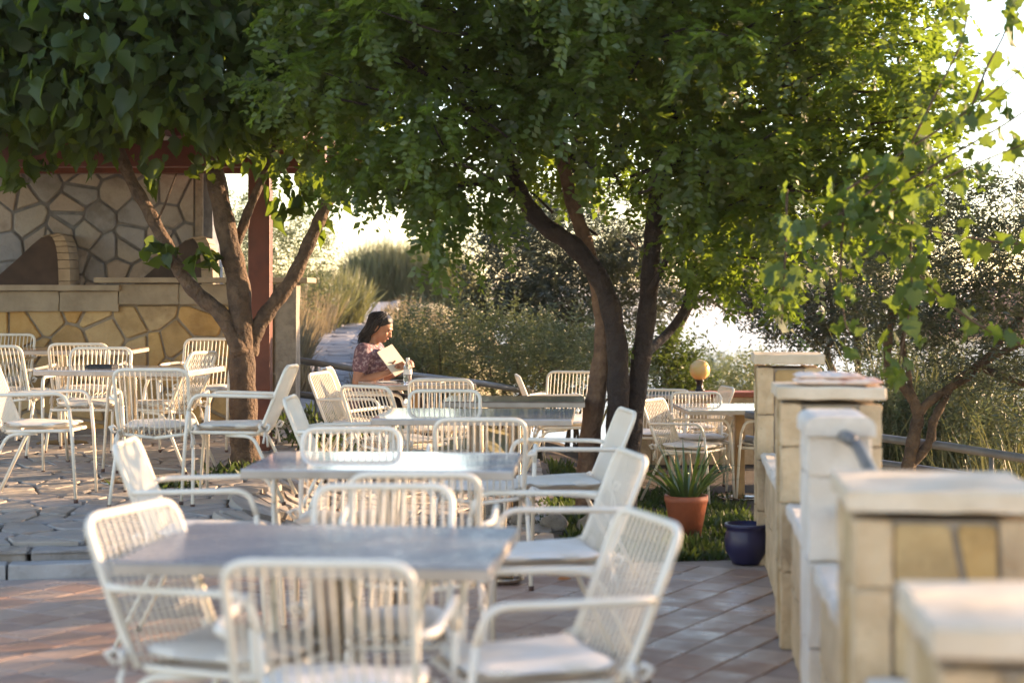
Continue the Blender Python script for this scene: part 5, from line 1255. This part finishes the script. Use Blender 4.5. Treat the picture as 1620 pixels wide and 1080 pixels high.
obj_from('lips', merge([ell(hp(0.092, 0, -0.056), (0.007, 0.019, 0.006), hrot, 2)], 0.002, 'lips', M['lip'], 0), woman)
# open book in her hands
bk = empty('open_book', (0, 0, 0), 0, 'open cream covered book held by the woman', 'book')
ang = R(-13); cx_, sx_ = math.cos(ang), math.sin(ang)
def wl_pt(p): return Vector((WX + p[0] * cx_ - p[1] * sx_, WY + p[0] * sx_ + p[1] * cx_, woman.location.z + p[2]))
bk.location = wl_pt((0.335, -0.03, 0.85)); bk.rotation_euler = Euler((R(0), R(-38), ang), 'XYZ')
# local: spine along Z, boards open towards -X (the reader)
for s in (-1, 1):
    a_ = R(58) * s
    c = Vector((-math.cos(a_) * 0.0875, math.sin(a_) * 0.0875, 0.105))
    MB().box((0, 0, 0), (0.175, 0.004, 0.235)).build('cover', M['book'], bk, c).rotation_euler = (0, 0, -a_)
    c2 = c + Vector((-abs(math.sin(a_)), -s * math.cos(a_), 0)) * 0.0075
    MB().box((0, 0, 0), (0.166, 0.010, 0.226), bev=0.002).build('pages', M['paper'], bk, c2).rotation_euler = (0, 0, -a_)
# bottle, tablet, papers on the table
tz = 0.757 + T8.location.z
def bottle(loc, label):
    t = empty('water_bottle', loc, 0, label, 'bottle')
    MB().lathe([(0, 0.0), (0.028, 0.0), (0.032, 0.01), (0.031, 0.05), (0.033, 0.055), (0.031, 0.06), (0.033, 0.10), (0.030, 0.125), (0.014, 0.155), (0.012, 0.17), (0, 0.17)], 24).build('body', M['glass'], t)
    MB().lathe([(0.0325, 0.06), (0.0335, 0.061), (0.0335, 0.098), (0.0325, 0.099)], 24).build('label_band', M['paper'], t)
    MB().lathe([(0, 0.168), (0.0145, 0.168), (0.0145, 0.185), (0, 0.187)], 16).build('cap', M['paper'], t)
bottle((W(645, 0, 12.95).x, 12.95, tz), 'clear plastic water bottle in front of the book')
for k, (px, y_, sz, rz, m_, nm, lab, cat) in enumerate(((640, 13.15, (0.20, 0.14, 0.008), 15, 'black', 'tablet', 'dark tablet lying beside the bottle', 'tablet'), (680, 13.15, (0.20, 0.15, 0.004), -12, 'paper', 'paper_sheet', 'loose white sheet at the right of the table', 'paper'), (612, 13.0, (0.13, 0.10, 0.003), 24, 'paper', 'paper_sheet', 'white napkin near the woman\'s elbow', 'paper'), (672, 13.22, (0.15, 0.11, 0.014), 30, 'blue_print', 'magazine', 'blue grey magazine behind the bottle', 'magazine'))):
    o = MB().box((0, 0, sz[2] / 2), sz, bev=0.001).build(nm, M[m_], None, (W(px, 0, y_).x, y_, tz + (0.005 if nm == 'magazine' else 0))); o.rotation_euler = (0, 0, R(rz)); tag(o, lab, cat)

# ------------------------------------------------------------------ sea haze
hz = MB().box((0, 7480, -26.0), (18400, 15400, 68.0)).build('haze', None)
hm, n_, N, L = new_mat('sea_haze'); pv = N.new('ShaderNodeVolumePrincipled'); ho = N.new('ShaderNodeOutputMaterial'); L.new(pv.outputs[0], ho.inputs['Volume'])
pv.inputs['Color'].default_value = (0.93, 0.95, 1.0, 1); pv.inputs['Density'].default_value = 0.0003; pv.inputs['Anisotropy'].default_value = 0.35
hz.data.materials.append(hm); tag(hz, 'pale evening sea haze', kind='stuff')
